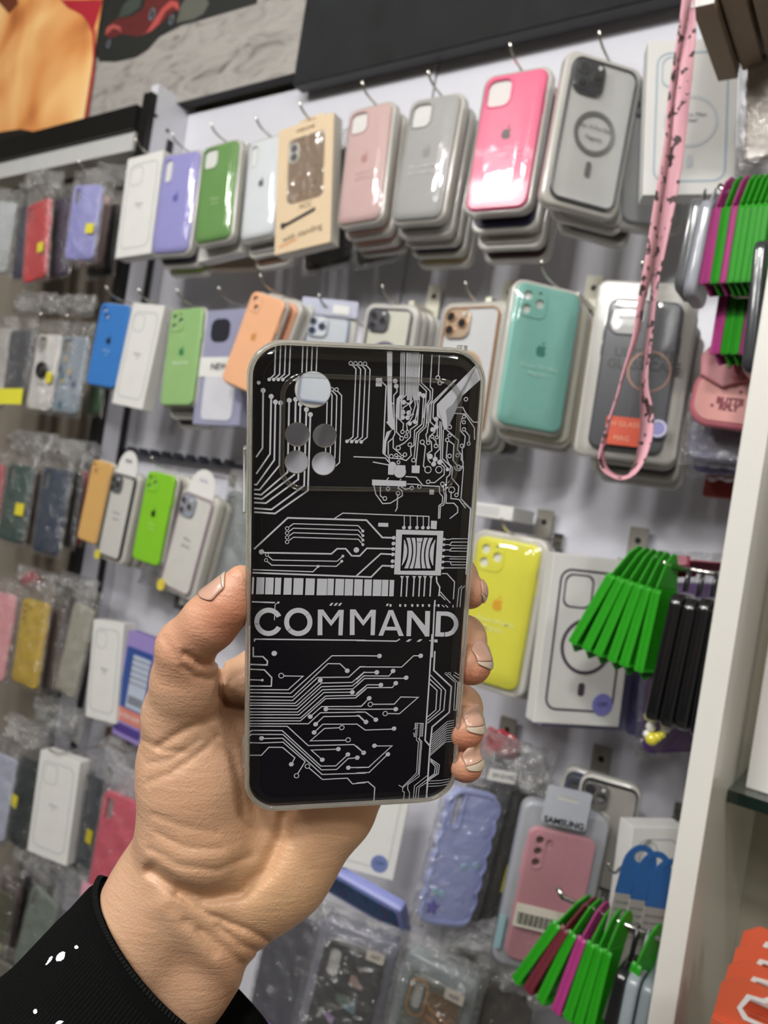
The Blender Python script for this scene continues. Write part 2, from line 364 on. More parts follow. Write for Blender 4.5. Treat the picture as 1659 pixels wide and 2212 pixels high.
# ------------------------------------------------------------------ the setting
def S(o): return tag(o, kind='structure')
WALLW = mat('white_panel', '#c3c3ca', .35, k=1.2, var=.03)
WALLB = mat('beige_wall', '#b9b19a', .8, k=1.0, var=.05)
WALLG = mat('left_bay_wall', '#847c70', .7, k=1.0, var=.08)
BLK = mat('black_strip', '#0c0c0c', .4, k=1)
FLR = mat('floor_tile', '#55514b', .4, k=1)
LP0 = aty(303, 300, .807).x; LP1 = LP0+.022
RP0 = aty(1502, 1560, .60).x; RP1 = aty(1560, 1560, .60).x
PT = 2.147
S(box('wall_back', (-3.4, .925, 0), (1.6, .98, 2.9), WALLB))
S(box('wall_right', (1.6, -2.6, 0), (1.66, .98, 2.9), WALLB))
S(box('wall_left', (-3.46, -2.6, 0), (-3.4, .98, 2.9), mat('side_wall', '#8f887a', .8)))
S(box('wall_front', (-3.4, -2.66, 0), (1.6, -2.6, 2.9), mat('shop_front_wall', '#55524c', .8)))
S(box('floor', (-3.4, -2.6, -.05), (1.6, .925, 0), FLR))
S(box('ceiling', (-3.4, -2.6, 2.9), (1.6, .98, 2.95), mat('ceiling_paint', '#c9c6bd', .8, k=1)))
xj = aty(948, 115, .88).x
S(box('trim_1', (LP1, .88, .0), (xj-.001, .924, PT), WALLW))
S(box('trim_2', (xj+.001, .8835, .0), (RP0, .924, PT+.0), WALLW))
S(box('trim_3', (-3.3, .885, 0), (LP0, .924, PT-.02), WALLG))
S(box('trim_4', (RP1, .885, 0), (1.4, .924, 2.6), mat('right_bay_wall', '#9a9284', .7)))
# partition between the bays: white board, black front strip, black slotted channel
pb = S(box('trim_5', (LP0+.002, .812, 0), (LP1-.001, .924, PT+.02), WALLW))
S(box('trim_6', (LP0, .800, 0), (LP1, .812, PT), BLK))
S(box('trim_7', (LP1-.001, .846, 0), (LP1+.0015, .858, PT-.06), BLK))
for i, (px, py) in enumerate(((337, 250), (362, 282), (350, 262))):
    if i == 2: continue
    p = atx(px, py, LP1); o = raw('screw_hole', *tubemesh([p+Vector((-.002, 0, 0)), p+Vector((.0006, 0, 0))], .003, 12), BLK, pb)
# right partition
S(box('trim_8', (RP0, .60, 0), (RP1, .885, 2.7), mat('white_post', '#c8c6c0', .3, k=1.2, coat=.3, var=.02), bev=.001))
# dark beam over the left bay
zb0 = aty(150, 318, .80).z; zb1 = aty(150, 272, .80).z
S(box('trim_9', (-3.2, .79, zb0), (LP0, .83, zb1), BLK))
S(box('trim_10', (-3.2, .797, zb0-.034), (LP0-.004, .84, zb0), mat('light_strip_cover', '#b6b6b4', .4)))
# ceiling tubes that light the shop; the last one is an added fill
for i, (x, y, s_, e_) in enumerate(LAMPS):
    sx = s_
    o = box('ceiling_lamp', (x-sx/2, y-sx/2, 2.74), (x+sx/2, y+sx/2, 2.79), mat('lamp_diffuser', (1, .98, .94), .5, emis=3, var=0))
    tag(o, 'square white panel lamp on the ceiling '+('nearest above the white post', 'above the main bay', 'over the left bay', 'at the back, left of two', 'at the back, right of two', 'over the right bay, added to brighten the post')[i], 'ceiling lamp')
    r = box('mount', (x-.03, y-.03, 2.79), (x+.03, y+.03, 2.9), CHROME, o)
# ------------------------------------------------------------------ canvas prints above the wall
def canvas(lab, x0, x1, z0, z1, y0, y1, front, edge):
    root = empty('canvas_print', lab, 'canvas print', Matrix.Translation(((x0+x1)/2, y0, z0)), 'canvas prints leaning above the display')
    hw = (x1-x0)/2; H = z1-z0
    box('stretcher_frame', (-hw, .0015, 0), (hw, y1-y0, H), edge, root, .002)
    box('printed_cloth', (-hw+.0005, 0, .0005), (hw-.0005, .0016, H-.0005), front, root)
    return root, hw, H
def patchmat(name, stops, scale, detail=6, rough=.55, dist=1.5, stretch=(1, 1, 1)):
    m = bpy.data.materials.new(name); m.use_nodes = True; nt = m.node_tree; b = nt.nodes['Principled BSDF']; b.inputs['Roughness'].default_value = rough
    tc = nt.nodes.new('ShaderNodeTexCoord'); mp = nt.nodes.new('ShaderNodeMapping'); mp.inputs['Scale'].default_value = stretch
    n = nt.nodes.new('ShaderNodeTexNoise'); n.inputs['Scale'].default_value = scale; n.inputs['Detail'].default_value = detail; n.inputs['Distortion'].default_value = dist
    r = nt.nodes.new('ShaderNodeValToRGB'); nt.links.new(tc.outputs['Object'], mp.inputs[0]); nt.links.new(mp.outputs[0], n.inputs['Vector']); nt.links.new(n.outputs['Fac'], r.inputs[0]); nt.links.new(r.outputs[0], b.inputs['Base Color'])
    e = r.color_ramp.elements
    while len(e) < len(stops): e.new(.5)
    for q, (p, h) in zip(e, stops): q.position = p; q.color = lin(h, 1.15)
    return m
YC = .852
c0, c1 = aty(225, 0, YC), aty(187, 275, YC)
xa = (c0.x+c1.x)/2
zc = aty(290, 246, YC).z
xb = aty(640, 165, YC).x
m_road = patchmat('road_print', [(.26, '#55524e'), (.42, '#8f8b86'), (.6, '#9d9893'), (.75, '#8f8a85')], 14, 8, stretch=(1, 1, 2.4))
m_skin = patchmat('warm_print', [(.25, '#8a3a18'), (.42, '#d08a4c'), (.6, '#e8b878'), (.8, '#edcf9c')], 5, 2, dist=.4)
m_blackp = patchmat('black_print', [(.3, '#08090a'), (.7, '#15181a')], 9, 5, rough=.85)
r1, hw, H1 = canvas('square canvas print of a warm orange bare back and red cloth, top left corner', xa-.62, xa-.004, zc-.01, zc+.6, YC-.004, YC+.022, m_skin, BLK)
# painted shapes of the first print, in its own plane
def on_canvas(root, pts, y): 
    o = root.matrix_world.translation
    return [(aty(px, py, y).x-o.x, aty(px, py, y).z-o.z) for px, py in pts]
def cv(root, name, pts, h, yoff=.0006):
    y = root.matrix_world.translation.y
    return flat(name, [on_canvas(root, pts, y)], .0005, mat('paint_'+h[1:], h, .55, var=.15), root, yf=-yoff)
cv(r1, 'painted_red_cloth', [(130, 0), (148, 18), (165, 26), (178, 34), (192, 52), (200, 75), (204, 60), (222, 0)], '#a81228')
cv(r1, 'painted_red_edge', [(200, 75), (201, 130), (190, 210), (183, 262), (187, 268), (203, 160), (208, 60)], '#b0342c')
cv(r1, 'painted_shadow', [(0, 8), (20, 30), (40, 8), (30, -30), (-40, -30)], '#6a3018')
cv(r1, 'painted_dark_hem', [(-30, 292), (10, 284), (45, 279), (70, 284), (82, 297), (-30, 318)], '#141010')
r2, hw, H2 = canvas('grey canvas print of a cobbled road with an old red car', xa+.001, xb-.003, zc, zc+.6, YC, YC+.022, m_road, mat('canvas_edge', '#2b2a27', .7, k=1))
cv(r2, 'painted_tree_shadow', [(206, 112), (218, 60), (228, -25), (560, -25), (555, 8), (440, 42), (390, 56), (345, 80), (320, 108), (295, 124), (250, 134), (215, 133)], '#1c1f1d')
cv(r2, 'painted_lit_leaves', [(382, 50), (392, 12), (410, -15), (440, -15), (452, 8), (440, 30), (420, 42)], '#57584f', .0009)
cv(r2, 'painted_car_body', [(228, 78), (232, 58), (252, 42), (285, 36), (310, 20), (318, -10), (388, -10), (386, 22), (370, 30), (352, 50), (330, 66), (300, 80), (262, 74), (240, 84)], '#5a1a1a', .0009)
cv(r2, 'painted_car_fender', [(304, 78), (318, 70), (336, 42), (352, 18), (370, 2), (386, 6), (388, 24), (374, 14), (358, 26), (344, 52), (328, 68)], '#b04440', .0012)
cv(r2, 'painted_car_fender', [(228, 76), (232, 60), (246, 53), (260, 58), (264, 72), (256, 64), (244, 62), (236, 72)], '#a84a44', .0012)
cv(r2, 'painted_window', [(256, 40), (268, 10), (290, -8), (308, -8), (304, 16), (284, 32)], '#38403a', .0012)
o_ = r2.matrix_world.translation
for px, py, rr_ in ((330, 32, .013), (372, 44, .010), (236, 96, .009)):
    q = aty(px, py, YC)-o_; flat('painted_wheel', [ci(q.x, q.z, rr_*.75, 24, rr_)], .0005, mat('paint_wheel', '#22262c', .5, k=1), r2, yf=-.0015)
    flat('painted_wheel_rim', [ci(q.x, q.z, rr_*.6, 24, rr_*.85), ci(q.x, q.z, rr_*.45, 24, rr_*.68)], .0004, mat('paint_rim', '#8a8f98', .5, k=1), r2, yf=-.0019)
r3, hw, H3 = canvas('large black canvas print on the right above the white wall', xb+.001, xb+1.7, aty(870, 127, YC-.006).z, zc+.6, YC-.006, YC+.018, m_blackp, BLK)
# ------------------------------------------------------------------ top row of the main bay, left to right
AW = '#2c2c30'
P = {}
P['wb1'] = paperbox('plain white box with a faint printed phone outline, leftmost in the top row', [(277, 332), (352, 335), (322, 555), (250, 550)], .745)
P['lil'] = silicone('lilac silicone case in a glossy blister, second from left in the top row', [(355, 325), (430, 335), (402, 548), (325, 543)], .745, '#8f8cc4', 'pill', '#5a5ca8', hk=True)
P['grn'] = silicone('moss green silicone case with square camera opening in the top row', [(440, 308), (513, 312), (492, 522), (420, 517)], .745, '#5f8f45', 'square', None, ('iPhone', '13 Pro'), '#9dbb86')
P['wht'] = silicone('white silicone case with dark fruit logo beside the beige carton', [(541, 298), (606, 300), (588, 515), (518, 510)], .755, '#cdd1d4', 'pill', '#55565c')
P['pnk'] = silicone('dusty pink silicone case in a clear blister between beige carton and grey case', [(755, 236), (846, 223), (815, 477), (728, 481)], .742, '#c3a3a0', 'square', '#b3857f', ('iPhone 13', 'SILICONE'), '#cdb0ad')
P['gry'] = silicone('light grey silicone case with a bright glare spot at its lower left corner', [(890, 219), (993, 202), (950, 473), (842, 474)], .742, '#9b9a98', 'square', '#8a8988', ('iPhone13ProMax', 'SILICONE CASE'), '#c9c8c4')
P['hot'] = silicone('hot pink silicone case with black fruit logo in the top row', [(1053, 163), (1179, 148), (1135, 457), (999, 446)], .742, '#f0507f', 'square', '#3a2a34', ('iPhone13ProMax', 'SILICONE CASE'), '#f6a0bc')
P['mag'] = rimcase('clear magnetic phone case with graphite rim, grey ring and camera block', [(1245, 141), (1379, 133), (1330, 443), (1182, 436)], .735, '#3f444a', '#c6c7c4', '#2f323a', '#8b8e8e', txt=('For 14 Pro Max', 'Magnetic'), asp=.49)
P['wbx'] = paperbox('large white box with pale blue printed phone outline behind the pink lanyard', [(1400, 96), (1597, 72), (1585, 402), (1388, 438)], .745, '#a9b8c4', asp=.56, ring='#c8ccd0', txt=('14 Pro Max', 'Clear'), ow=.002)
# the beige carton with a window
def carton_window():
    M, W, H, f = solve([(602, 276), (719, 248), (712, 531), (592, 541)], .742, .52)
    root = empty('window_carton', 'beige carton with a cut-out window showing a tan phone case, hanging in the top row', 'boxed phone case', M)
    bg = mat('beige_carton', '#cdb592', .55)
    box('carton', (-W/2, .0012, 0), (W/2, .02, H), mat('carton_side', '#c4c0b8', .55), root, .0008)
    win = rr(.002, H*.63, W*.66, H*.52, .006)
    flat('front_sleeve', [[(-W/2, 0), (W/2, 0), (W/2, H), (-W/2, H)], win], .001, bg, root, yf=0)
    flat('phone_case_print', [rr(.002, H*.63, W*.64, H*.51, .008)], .0004, mat('tan_case', '#8d7256', .3, coat=.6), root, yf=.0008)
    flat('camera_print', [rr(-W*.20, H*.78, W*.20, H*.16, .008)], .0004, mat('cam_print', '#c9c2b6', .3), root, yf=.0003)
    for dz in (.035, -.035): flat('lens_print', [ci(-W*.20, H*(.78+dz), .0055, 20)], .0004, mat('lens_print', '#5b5f66', .2, k=1), root, yf=-.0001)
    flat('window_film', [rr(.002, H*.63, W*.64, H*.51, .008)], .0004, WFILM, root, yf=-.0006)
    bk = mat('carton_black', '#241c16', .5, k=1)
    flat('printed_bar', [[(-W*.40, H*.20), (-W*.34, H*.185), (-W*.33, H*.20), (W*.22, H*.27), (W*.22, H*.30), (-W*.28, H*.235), (-W*.40, H*.24)]], .0003, bk, root, yf=-.0004)
    text('lettering', 'with standing', .012, 0, H*.10, -.0004, mat('carton_ink', '#6a5238', .6, k=1), root, rot=.10)
    text('lettering', 'ACC', .010, .004, H*.315, -.0004, mat('carton_ink', '#6a5238', .6, k=1), root)
    text('lettering', 'WEKOME', .007, 0, H*.93, -.0004, mat('carton_ink', '#6a5238', .6, k=1), root)
    flat('orange_stroke', [[(-W*.42, H*.045), (-W*.10, H*.075), (-W*.10, H*.088), (-W*.42, H*.06)]], .0003, mat('orange_ink', '#d08040', .5), root, yf=-.0003)
    flat('hang_tab', [rr(.004, H+.005, W*.46, .012, .002), rr(.004, H+.006, .014, .004, .0015)], .0015, bg, root, yf=.009)
    add_hook(M, H, 'chrome wire hook through the hanging tab of the beige carton', back=.012, up=.008)
carton_window()
# packs behind the front ones in the top row
behind(*P['pnk'][1:], 3, 'dusty pink silicone case', ['#c7a7a3', '#b98478', '#8d3a4a'], .016, .005, 'packed cases in the top row')
behind(*P['gry'][1:], 4, 'light grey silicone case with a bright glare', ['#a3a29f', '#b7b7b2', '#1e2230', '#a08f5c'], .015, .006, 'packed cases in the top row')
behind(*P['hot'][1:], 3, 'hot pink silicone case', ['#26264a', '#b9b6ac', '#42202a'], .020, .010, 'packed cases in the top row')
behind(*P['lil'][1:], 2, 'lilac silicone case in a glossy blister', ['#4a4a50', '#8cae46'], .018, .007, 'packed cases in the top row')
behind(*P['wht'][1:], 2, 'white silicone case with dark fruit logo', ['#a9a8a4', '#96705a'], .017, .012, 'packed cases in the top row')
behind(*P['mag'][1:], 2, 'clear magnetic phone case', ['#b5b3ad', '#4d4a48'], .022, .006, 'packed cases in the top row')
paperbox('plain white box half hidden behind the moss green case', [(446, 322), (528, 322), (520, 553), (424, 556)], .772, th=.02, txt=(), hk=False)
paperbox('pale box peeking out under the moss green and white cases', [(460, 360), (560, 365), (552, 582), (440, 576)], .80, colr='#a3917c', th=.02, txt=(), hk=False)
bagged('dark bagged phone case with a blue spot hanging under the beige carton', [(660, 330), (765, 325), (752, 574), (660, 572)], .80, '#2b2a2c', None, 31, hk=False, cat='phone case')
bagged('dark grey bagged phone case hanging low behind the dusty pink case', [(775, 330), (872, 325), (865, 556), (770, 565)], .81, '#4c4a47', None, 32, hk=False)
rimcase('clear case in a shallow tray behind the large magnetic case, leaning out at its right', [(1352, 180), (1480, 175), (1472, 482), (1345, 486)], .80, '#9aa0a4', '#aeb0b0', '#7a7c82', txt=(), hk=False)
# ------------------------------------------------------------------ second row of the main bay
P['blu'] = silicone('blue silicone case with black fruit logo, leftmost in the second row', [(218, 655), (284, 657), (247, 840), (183, 828)], .735, '#2f6fb5', 'duo', '#14202c', ('iPhone', '12'), '#7fa6d0', cover=False, hk=True)
P['wb2'] = paperbox('narrow white box between the blue and mint green cases, second row', [(290, 653), (352, 661), (308, 890), (239, 866)], .735, txt=('iPhone', '13'))
P['mnt'] = silicone('mint green silicone case with dark green logo, second row', [(367, 667), (441, 664), (411, 877), (345, 873)], .735, '#86ad6c', 'trio', '#2f7a4c', ('iPhone13 Pro',), '#c9dcc0', cover=False)
P['orn'] = silicone('pale orange silicone case leaning in front of the NEW pack', [(541, 640), (620, 638), (545, 842), (472, 831)], .715, '#e0a67c', 'duo', '#c98a4e', None, cover=False)
P['tea'] = silicone('turquoise silicone case with dark green fruit logo beside the gold rimmed case', [(1120, 622), (1260, 621), (1212, 934), (1073, 917)], .745, '#79b9ad', 'trio', '#2f7f72', ('iPhone13ProMax', 'Magnetic'), '#a5d3c8')
def newpack():
    M, W, H, f = solve([(449, 668), (537, 668), (520, 921), (408, 913)], .745, .52)
    root = empty('window_carton', 'clear and violet window pack printed NEW behind the pale orange case', 'boxed phone case', M)
    box('carton', (-W/2, .001, 0), (W/2, .02, H), mat('violet_pack', '#8d8ea8', .3, coat=.5), root, .0008)
    flat('camera_print', [rr(-W*.12, H*.82, W*.40, H*.2, .011)], .001, mat('pack_cam', '#2b2c34', .3, k=1), root, yf=-.0002)
    flat('white_label', [rr(0, H*.50, W*.96, H*.17, .001)], .0004, PAPER, root, yf=-.0003)
    text('lettering', 'NEW', .0135, -.004, H*.475, -.0006, DARK, root, bold=.0003)
    flat('clear_case_print', [rr(0, H*.24, W*.66, H*.40, .009)], .0006, mat('pack_clear', '#c6c6ce', .25, coat=.6), root, yf=-.0002)
    add_hook(M, H, 'chrome wire hook above the violet pack printed NEW', up=.012)
newpack()
P['bxb'] = rimcase('blue rimmed clear case in a frosted pack, second row above the held case', [(665, 683), (756, 680), (733, 872), (640, 868)], .775, '#2a4f8a', '#b4bac2', '#c3c8d0', lenses='#22262e', mg=.010)
M_, W_, H_ = P['bxb'][1:]
flat('header_card', [rr(0, H_+.010, W_+.018, .022, .002)], .001, mat('pack_header', '#9fa3b8', .4), P['bxb'][0], yf=-.002); flat('price_label', [rr(W_*.28, H_+.008, .022, .012, .001)], .0005, PAPER, P['bxb'][0], yf=-.003)
P['prp'] = rimcase('dark violet rimmed clear case, second row directly above the held case', [(797, 668), (892, 664), (858, 872), (765, 872)], .755, '#353242', '#c2c1b0', '#24222c', '#4a4860', txt=())
behind(*P['prp'][1:], 3, 'dark violet rimmed clear case', ['#aaa99f', '#77768a', '#b9b8b0'], .013, -.001, 'packed cases in the second row')
P['gld'] = rimcase('white case with rose gold rim and gold camera block, second row', [(962, 664), (1080, 660), (1040, 935), (922, 935)], .765, '#b98a5e', '#c4c6c8', '#c2a88c', '#c79a66', txt=(), rimmetal=.6)
behind(*P['gld'][1:], 2, 'white case with rose gold rim', ['#b6b4ac', '#2fb5a0'], .012, .006, 'packed cases in the second row')
silicone('sea green case edge low behind the turquoise case, next to the held case', [(985, 800), (1068, 800), (1062, 975), (975, 968)], .80, '#0f9a86', None, None, hk=False, cover=False)
bagged('dark case in a crumpled bag low behind the turquoise case', [(1010, 830), (1125, 830), (1117, 984), (1005, 978)], .83, '#2c2927', None, 41, hk=False)
behind(*P['tea'][1:], 2, 'turquoise silicone case', ['#c2bfae', '#b4a98e'], .016, .006, 'packed cases in the second row')
behind(*P['mnt'][1:], 2, 'mint green silicone case', ['#a9a9a6', '#45413e'], .018, .010, 'packed cases in the second row')
behind(*P['orn'][1:], 2, 'pale orange silicone case', ['#d99a78', '#bcbab2'], .010, -.002, 'packed cases in the second row', dx=.004)
def glasspack():
    M, W, H, f = solve([(1313, 640), (1484, 640), (1440, 985), (1255, 965)], .74, .50)
    root = empty('clear_back_phone_case', 'charcoal phone case in a clear hard pack with orange label, second row at right', 'phone case', M)
    t = flat('tray', [rr(0, H/2+.004, W+.020, H+.024, .010)], .02, MILKY, root, bev=.003, yf=.004)
    sh = case_shell(root, W-.006, H-.004, mat('charcoal_case', '#3d3f46', .3, coat=.4), 'square', .008, -.001)
    flat('white_insert', [rr(0, H/2, W-.012, H-.012, .01)], .001, CARD, root, yf=.003)
    for i, s in enumerate(('ULTIMATE', 'GLASS CASE')): text('lettering', s, .0125, .006, H*(.60-.075*i), -.0013, mat('glass_ink', '#17171b', .4, k=1), root, bold=.0003)
    flat('magnet_ring', [ci(.012, H*.52, .020, 40), ci(.012, H*.52, .0188, 40)], .0004, mat('copper_ring', '#9a6e58', .3, metal=.6), root, yf=-.0016)
    o = flat('orange_label', [rr(-.004, H*.12, W*.42, H*.18, .001)], .0005, mat('orange_label', '#c8431c', .45), root, yf=-.0072)
    text('lettering', '9H GLASS', .007, -.004, H*.15, -.0076, mat('label_ink', '#e8a080', .5), o); text('lettering', 'MAG', .007, -.004, H*.06, -.0076, mat('label_ink', '#e8a080', .5), o)
    s = flat('round_sticker', [ci(W*.36, H*.16, .009, 28)], .0005, mat('holo_sticker', '#9a9ad0', .2, metal=.3), root, yf=-.0072)
    flat('sticker_ring', [ci(W*.36, H*.16, .0078, 28), ci(W*.36, H*.16, .0066, 28)], .0003, PAPER, s, yf=-.0078)
    vs = []; fs = []; nx, nz = 14, 22
    for j in range(nz+1):
        for i in range(nx+1):
            u = i/nx*2-1; v = j/nz*2-1; q = max(0, 1-(abs(u)**8+abs(v)**10)*.99)
            vs.append((u*(W/2+.007), -.0085*q**.35+.003, H/2+v*(H/2+.007)))
    for j in range(nz):
        for i in range(nx): a = j*(nx+1)+i; fs.append((a, a+1, a+nx+2, a+nx+1))
    raw('clear_cover', vs, fs, BLISTER, root, True)
    add_hook(M, H, 'copper coloured hook tip above the charcoal case pack', up=.014)
    behind(M, W, H, 3, 'charcoal phone case in a clear hard pack', ['#8f8e8a', '#5c5a58', '#a7a59f'], .02, .007, 'packed cases in the second row')
glasspack()
# ------------------------------------------------------------------ third row of the main bay
P['tan'] = silicone('tan silicone case, leftmost of the third row in the main bay', [(200, 992), (243, 1002), (206, 1176), (164, 1164)], .735, '#c79a55', 'duo', None, cover=False, hk=False)
P['bcl'] = rimcase('black rimmed clear case on a white header card with yellow sticker', [(243, 1024), (294, 1030), (256, 1206), (208, 1200)], .735, '#2a2b2e', '#c9c7c2', '#55585e', txt=('iPhone 11', 'Pro Max'), arch=True, sticker='#d8c900', hk=False, lenses='#15161a')
P['lim'] = silicone('lime green silicone case with black fruit logo, third row', [(316, 1018), (381, 1026), (338, 1223), (284, 1208)], .735, '#76b800', 'trio', '#142008', ('iPhone', '11 Pro'), '#a8d458', cover=False)
P['pcl'] = rimcase('pale violet rimmed clear case on a white header card with round yellow sticker', [(395, 1066), (461, 1079), (408, 1284), (342, 1263)], .73, '#a08f98', '#cfccc6', '#8f98a6', txt=('iPhone', '12/12 Pro'), arch=True, sticker='#e0cc00', hk=False, lenses='#2c3440')
bagged('grey clear case in a tall pack between header card and held case', [(495, 1062), (560, 1070), (520, 1310), (440, 1295)], .765, '#8b9192', 'pill', 51, hk=False, asp=.42)
behind(*P['lim'][1:], 2, 'lime green silicone case', ['#a8a49a', '#b9b6b0'], .015, .003, 'packed cases in the third row')
behind(*P['pcl'][1:], 3, 'pale violet rimmed clear case', ['#c7b9b5', '#b5a09a', '#4a4440'], .012, .004, 'packed cases in the third row')
behind(*P['bcl'][1:], 2, 'black rimmed clear case', ['#c9c5be', '#7a6a62'], .013, .004, 'packed cases in the third row')
P['yel'] = silicone('bright yellow silicone case with orange fruit logo, right of the held case', [(1030, 1159), (1168, 1175), (1115, 1488), (975, 1466)], .74, '#d3cf1e', 'trio', '#dda312', ('iPhone13ProMax', 'Magnetic'), '#ece889', mg=.007)
behind(*P['yel'][1:], 2, 'bright yellow silicone case', ['#aeb2a2', '#55584e'], .018, .004, 'packed cases in the third row')
P['wb3'] = paperbox('white box with thick violet printed ring and phone outline, third row', [(1196, 1192), (1385, 1218), (1331, 1589), (1160, 1543)], .735, '#4d3f50', ring='#4d3f50', txt=('iPhone 14', 'Pro Max'), sticker='#7a78c0', ow=.0022, asp=.56, th=.018, hk=False)
paperbox('second white box right behind the box with the violet ring', [(1215, 1205), (1400, 1228), (1347, 1597), (1178, 1552)], .775, hk=False, txt=(), colr='#8f8fae', th=.018, asp=.56)
o = empty('flat_white_pack', 'flat white pack lying over the yellow case', 'box', Matrix.Translation(aty(1070, 1105, .80))); box('carton', (-.055, 0, -.008), (.022, .06, .008), PAPER, o, .001); flat('label', [rr(-.02, 0, .05, .010, .001)], .0003, CARD, o, yf=-.0003)
# pegged rail above the third row
o = empty('pegged_rail', 'dark metal rail with small pegs above the lime green case', 'rail', Matrix.Translation(aty(400, 992, .86)))
box('rail', (-.16, 0, -.004), (.14, .012, .004), mat('rail_metal', '#5a5d66', .35, metal=.6), o)
for i in range(9): box('peg', (-.13+.03*i, -.018, -.002), (-.126+.03*i, .0, .008), mat('rail_metal', '#5a5d66', .35, metal=.6), o)
# wall brackets with a hole
for i, (px, py, wd) in enumerate(((937, 640, 'between the violet and the gold rimmed cases'), (1100, 632, 'left of the turquoise case'), (1282, 622, 'right of the turquoise case'), (1378, 1168, 'above the green holders in the third row'), (1175, 1128, 'above the yellow case'), (1095, 1577, 'right of the little finger'), (1298, 1640, 'above the pink case with three lenses'))):
    p = aty(px, py, .872); o = empty('wall_bracket', 'metal wall bracket with a dark screw hole '+wd, 'bracket', Matrix.Translation(p), 'screwed brackets of the white wall')
    bm_ = mat('bracket_metal', ('#c9c6b4', '#8b867c')[i > 2], .4, metal=.3)
    flat('plate', [rr(0, -.008, .021, .046, .001), ci(0, .0, .0036, 16)], .002, bm_, o)
    flat('screw_hole', [ci(0, 0, .0036, 16)], .001, BLK, o, yf=.001)
    box('arm', (-.004, -.05, -.028), (.004, .0, -.022), bm_, o)
# ------------------------------------------------------------------ fourth row and below
P['cl4'] = bagged('clear frosted case in a pale tray with orange tag, left of the plain white box', [(163, 1300), (198, 1318), (158, 1515), (115, 1480)], .735, '#a9a698', None, 61, hk=False, asp=.5)
P['wb4'] = paperbox('white box with rounded printed outline left of the thumb', [(199, 1330), (270, 1354), (243, 1574), (189, 1536)], .735, txt=('iPhone', '14'), hk=False)
def bluepack():
    M, W, H, f = solve([(277, 1366), (340, 1380), (300, 1612), (240, 1585)], .74, .50)
    root = empty('printed_carton', 'violet and blue printed pack with bar code left of the hand', 'boxed phone case', M)
    box('carton', (-W/2, .0008, 0), (W/2, .018, H), mat('violet_card', '#8d7cb8', .4), root, .0006)
    flat('blue_panel', [rr(0, H*.55, W*.9, H*.62, .001)], .0004, mat('navy_panel', '#2f4a8c', .4), root)
    flat('text_panel', [rr(W*.12, H*.55, W*.6, H*.5, .001)], .0004, mat('pale_panel', '#aab4c6', .4), root, yf=-.0005)
    for i in range(16): box('barcode_bar', (-W*.12+i*W*.032, -.0009, H*.34), (-W*.12+i*W*.032+W*.016, -.0004, H*.42), INK, root)
    for i in range(5): text('lettering', 'DESIGN & PROTECTION', .0042, W*.12, H*(.75-.055*i), -.0008, INK, root)
    flat('red_panel', [rr(0, H*.22, W*.9, H*.13, .001)], .0004, mat('red_panel', '#c87868', .4), root, yf=-.0003)
    text('lettering', 'ULTRA SLIM', .009, 0, H*.20, -.0006, PAPER, root)
    flat('violet_panel', [rr(0, H*.09, W*.9, H*.08, .001)], .0004, mat('deep_violet', '#4a3a80', .4), root, yf=-.0003)
bluepack()
P['wb5'] = paperbox('white box seen below the held case with round blue grey sticker', [(745, 1640), (888, 1700), (846, 1915), (700, 1850)], .735, '#b8b8b4', txt=(), sticker='#6a78a8', asp=.53, hk=False)
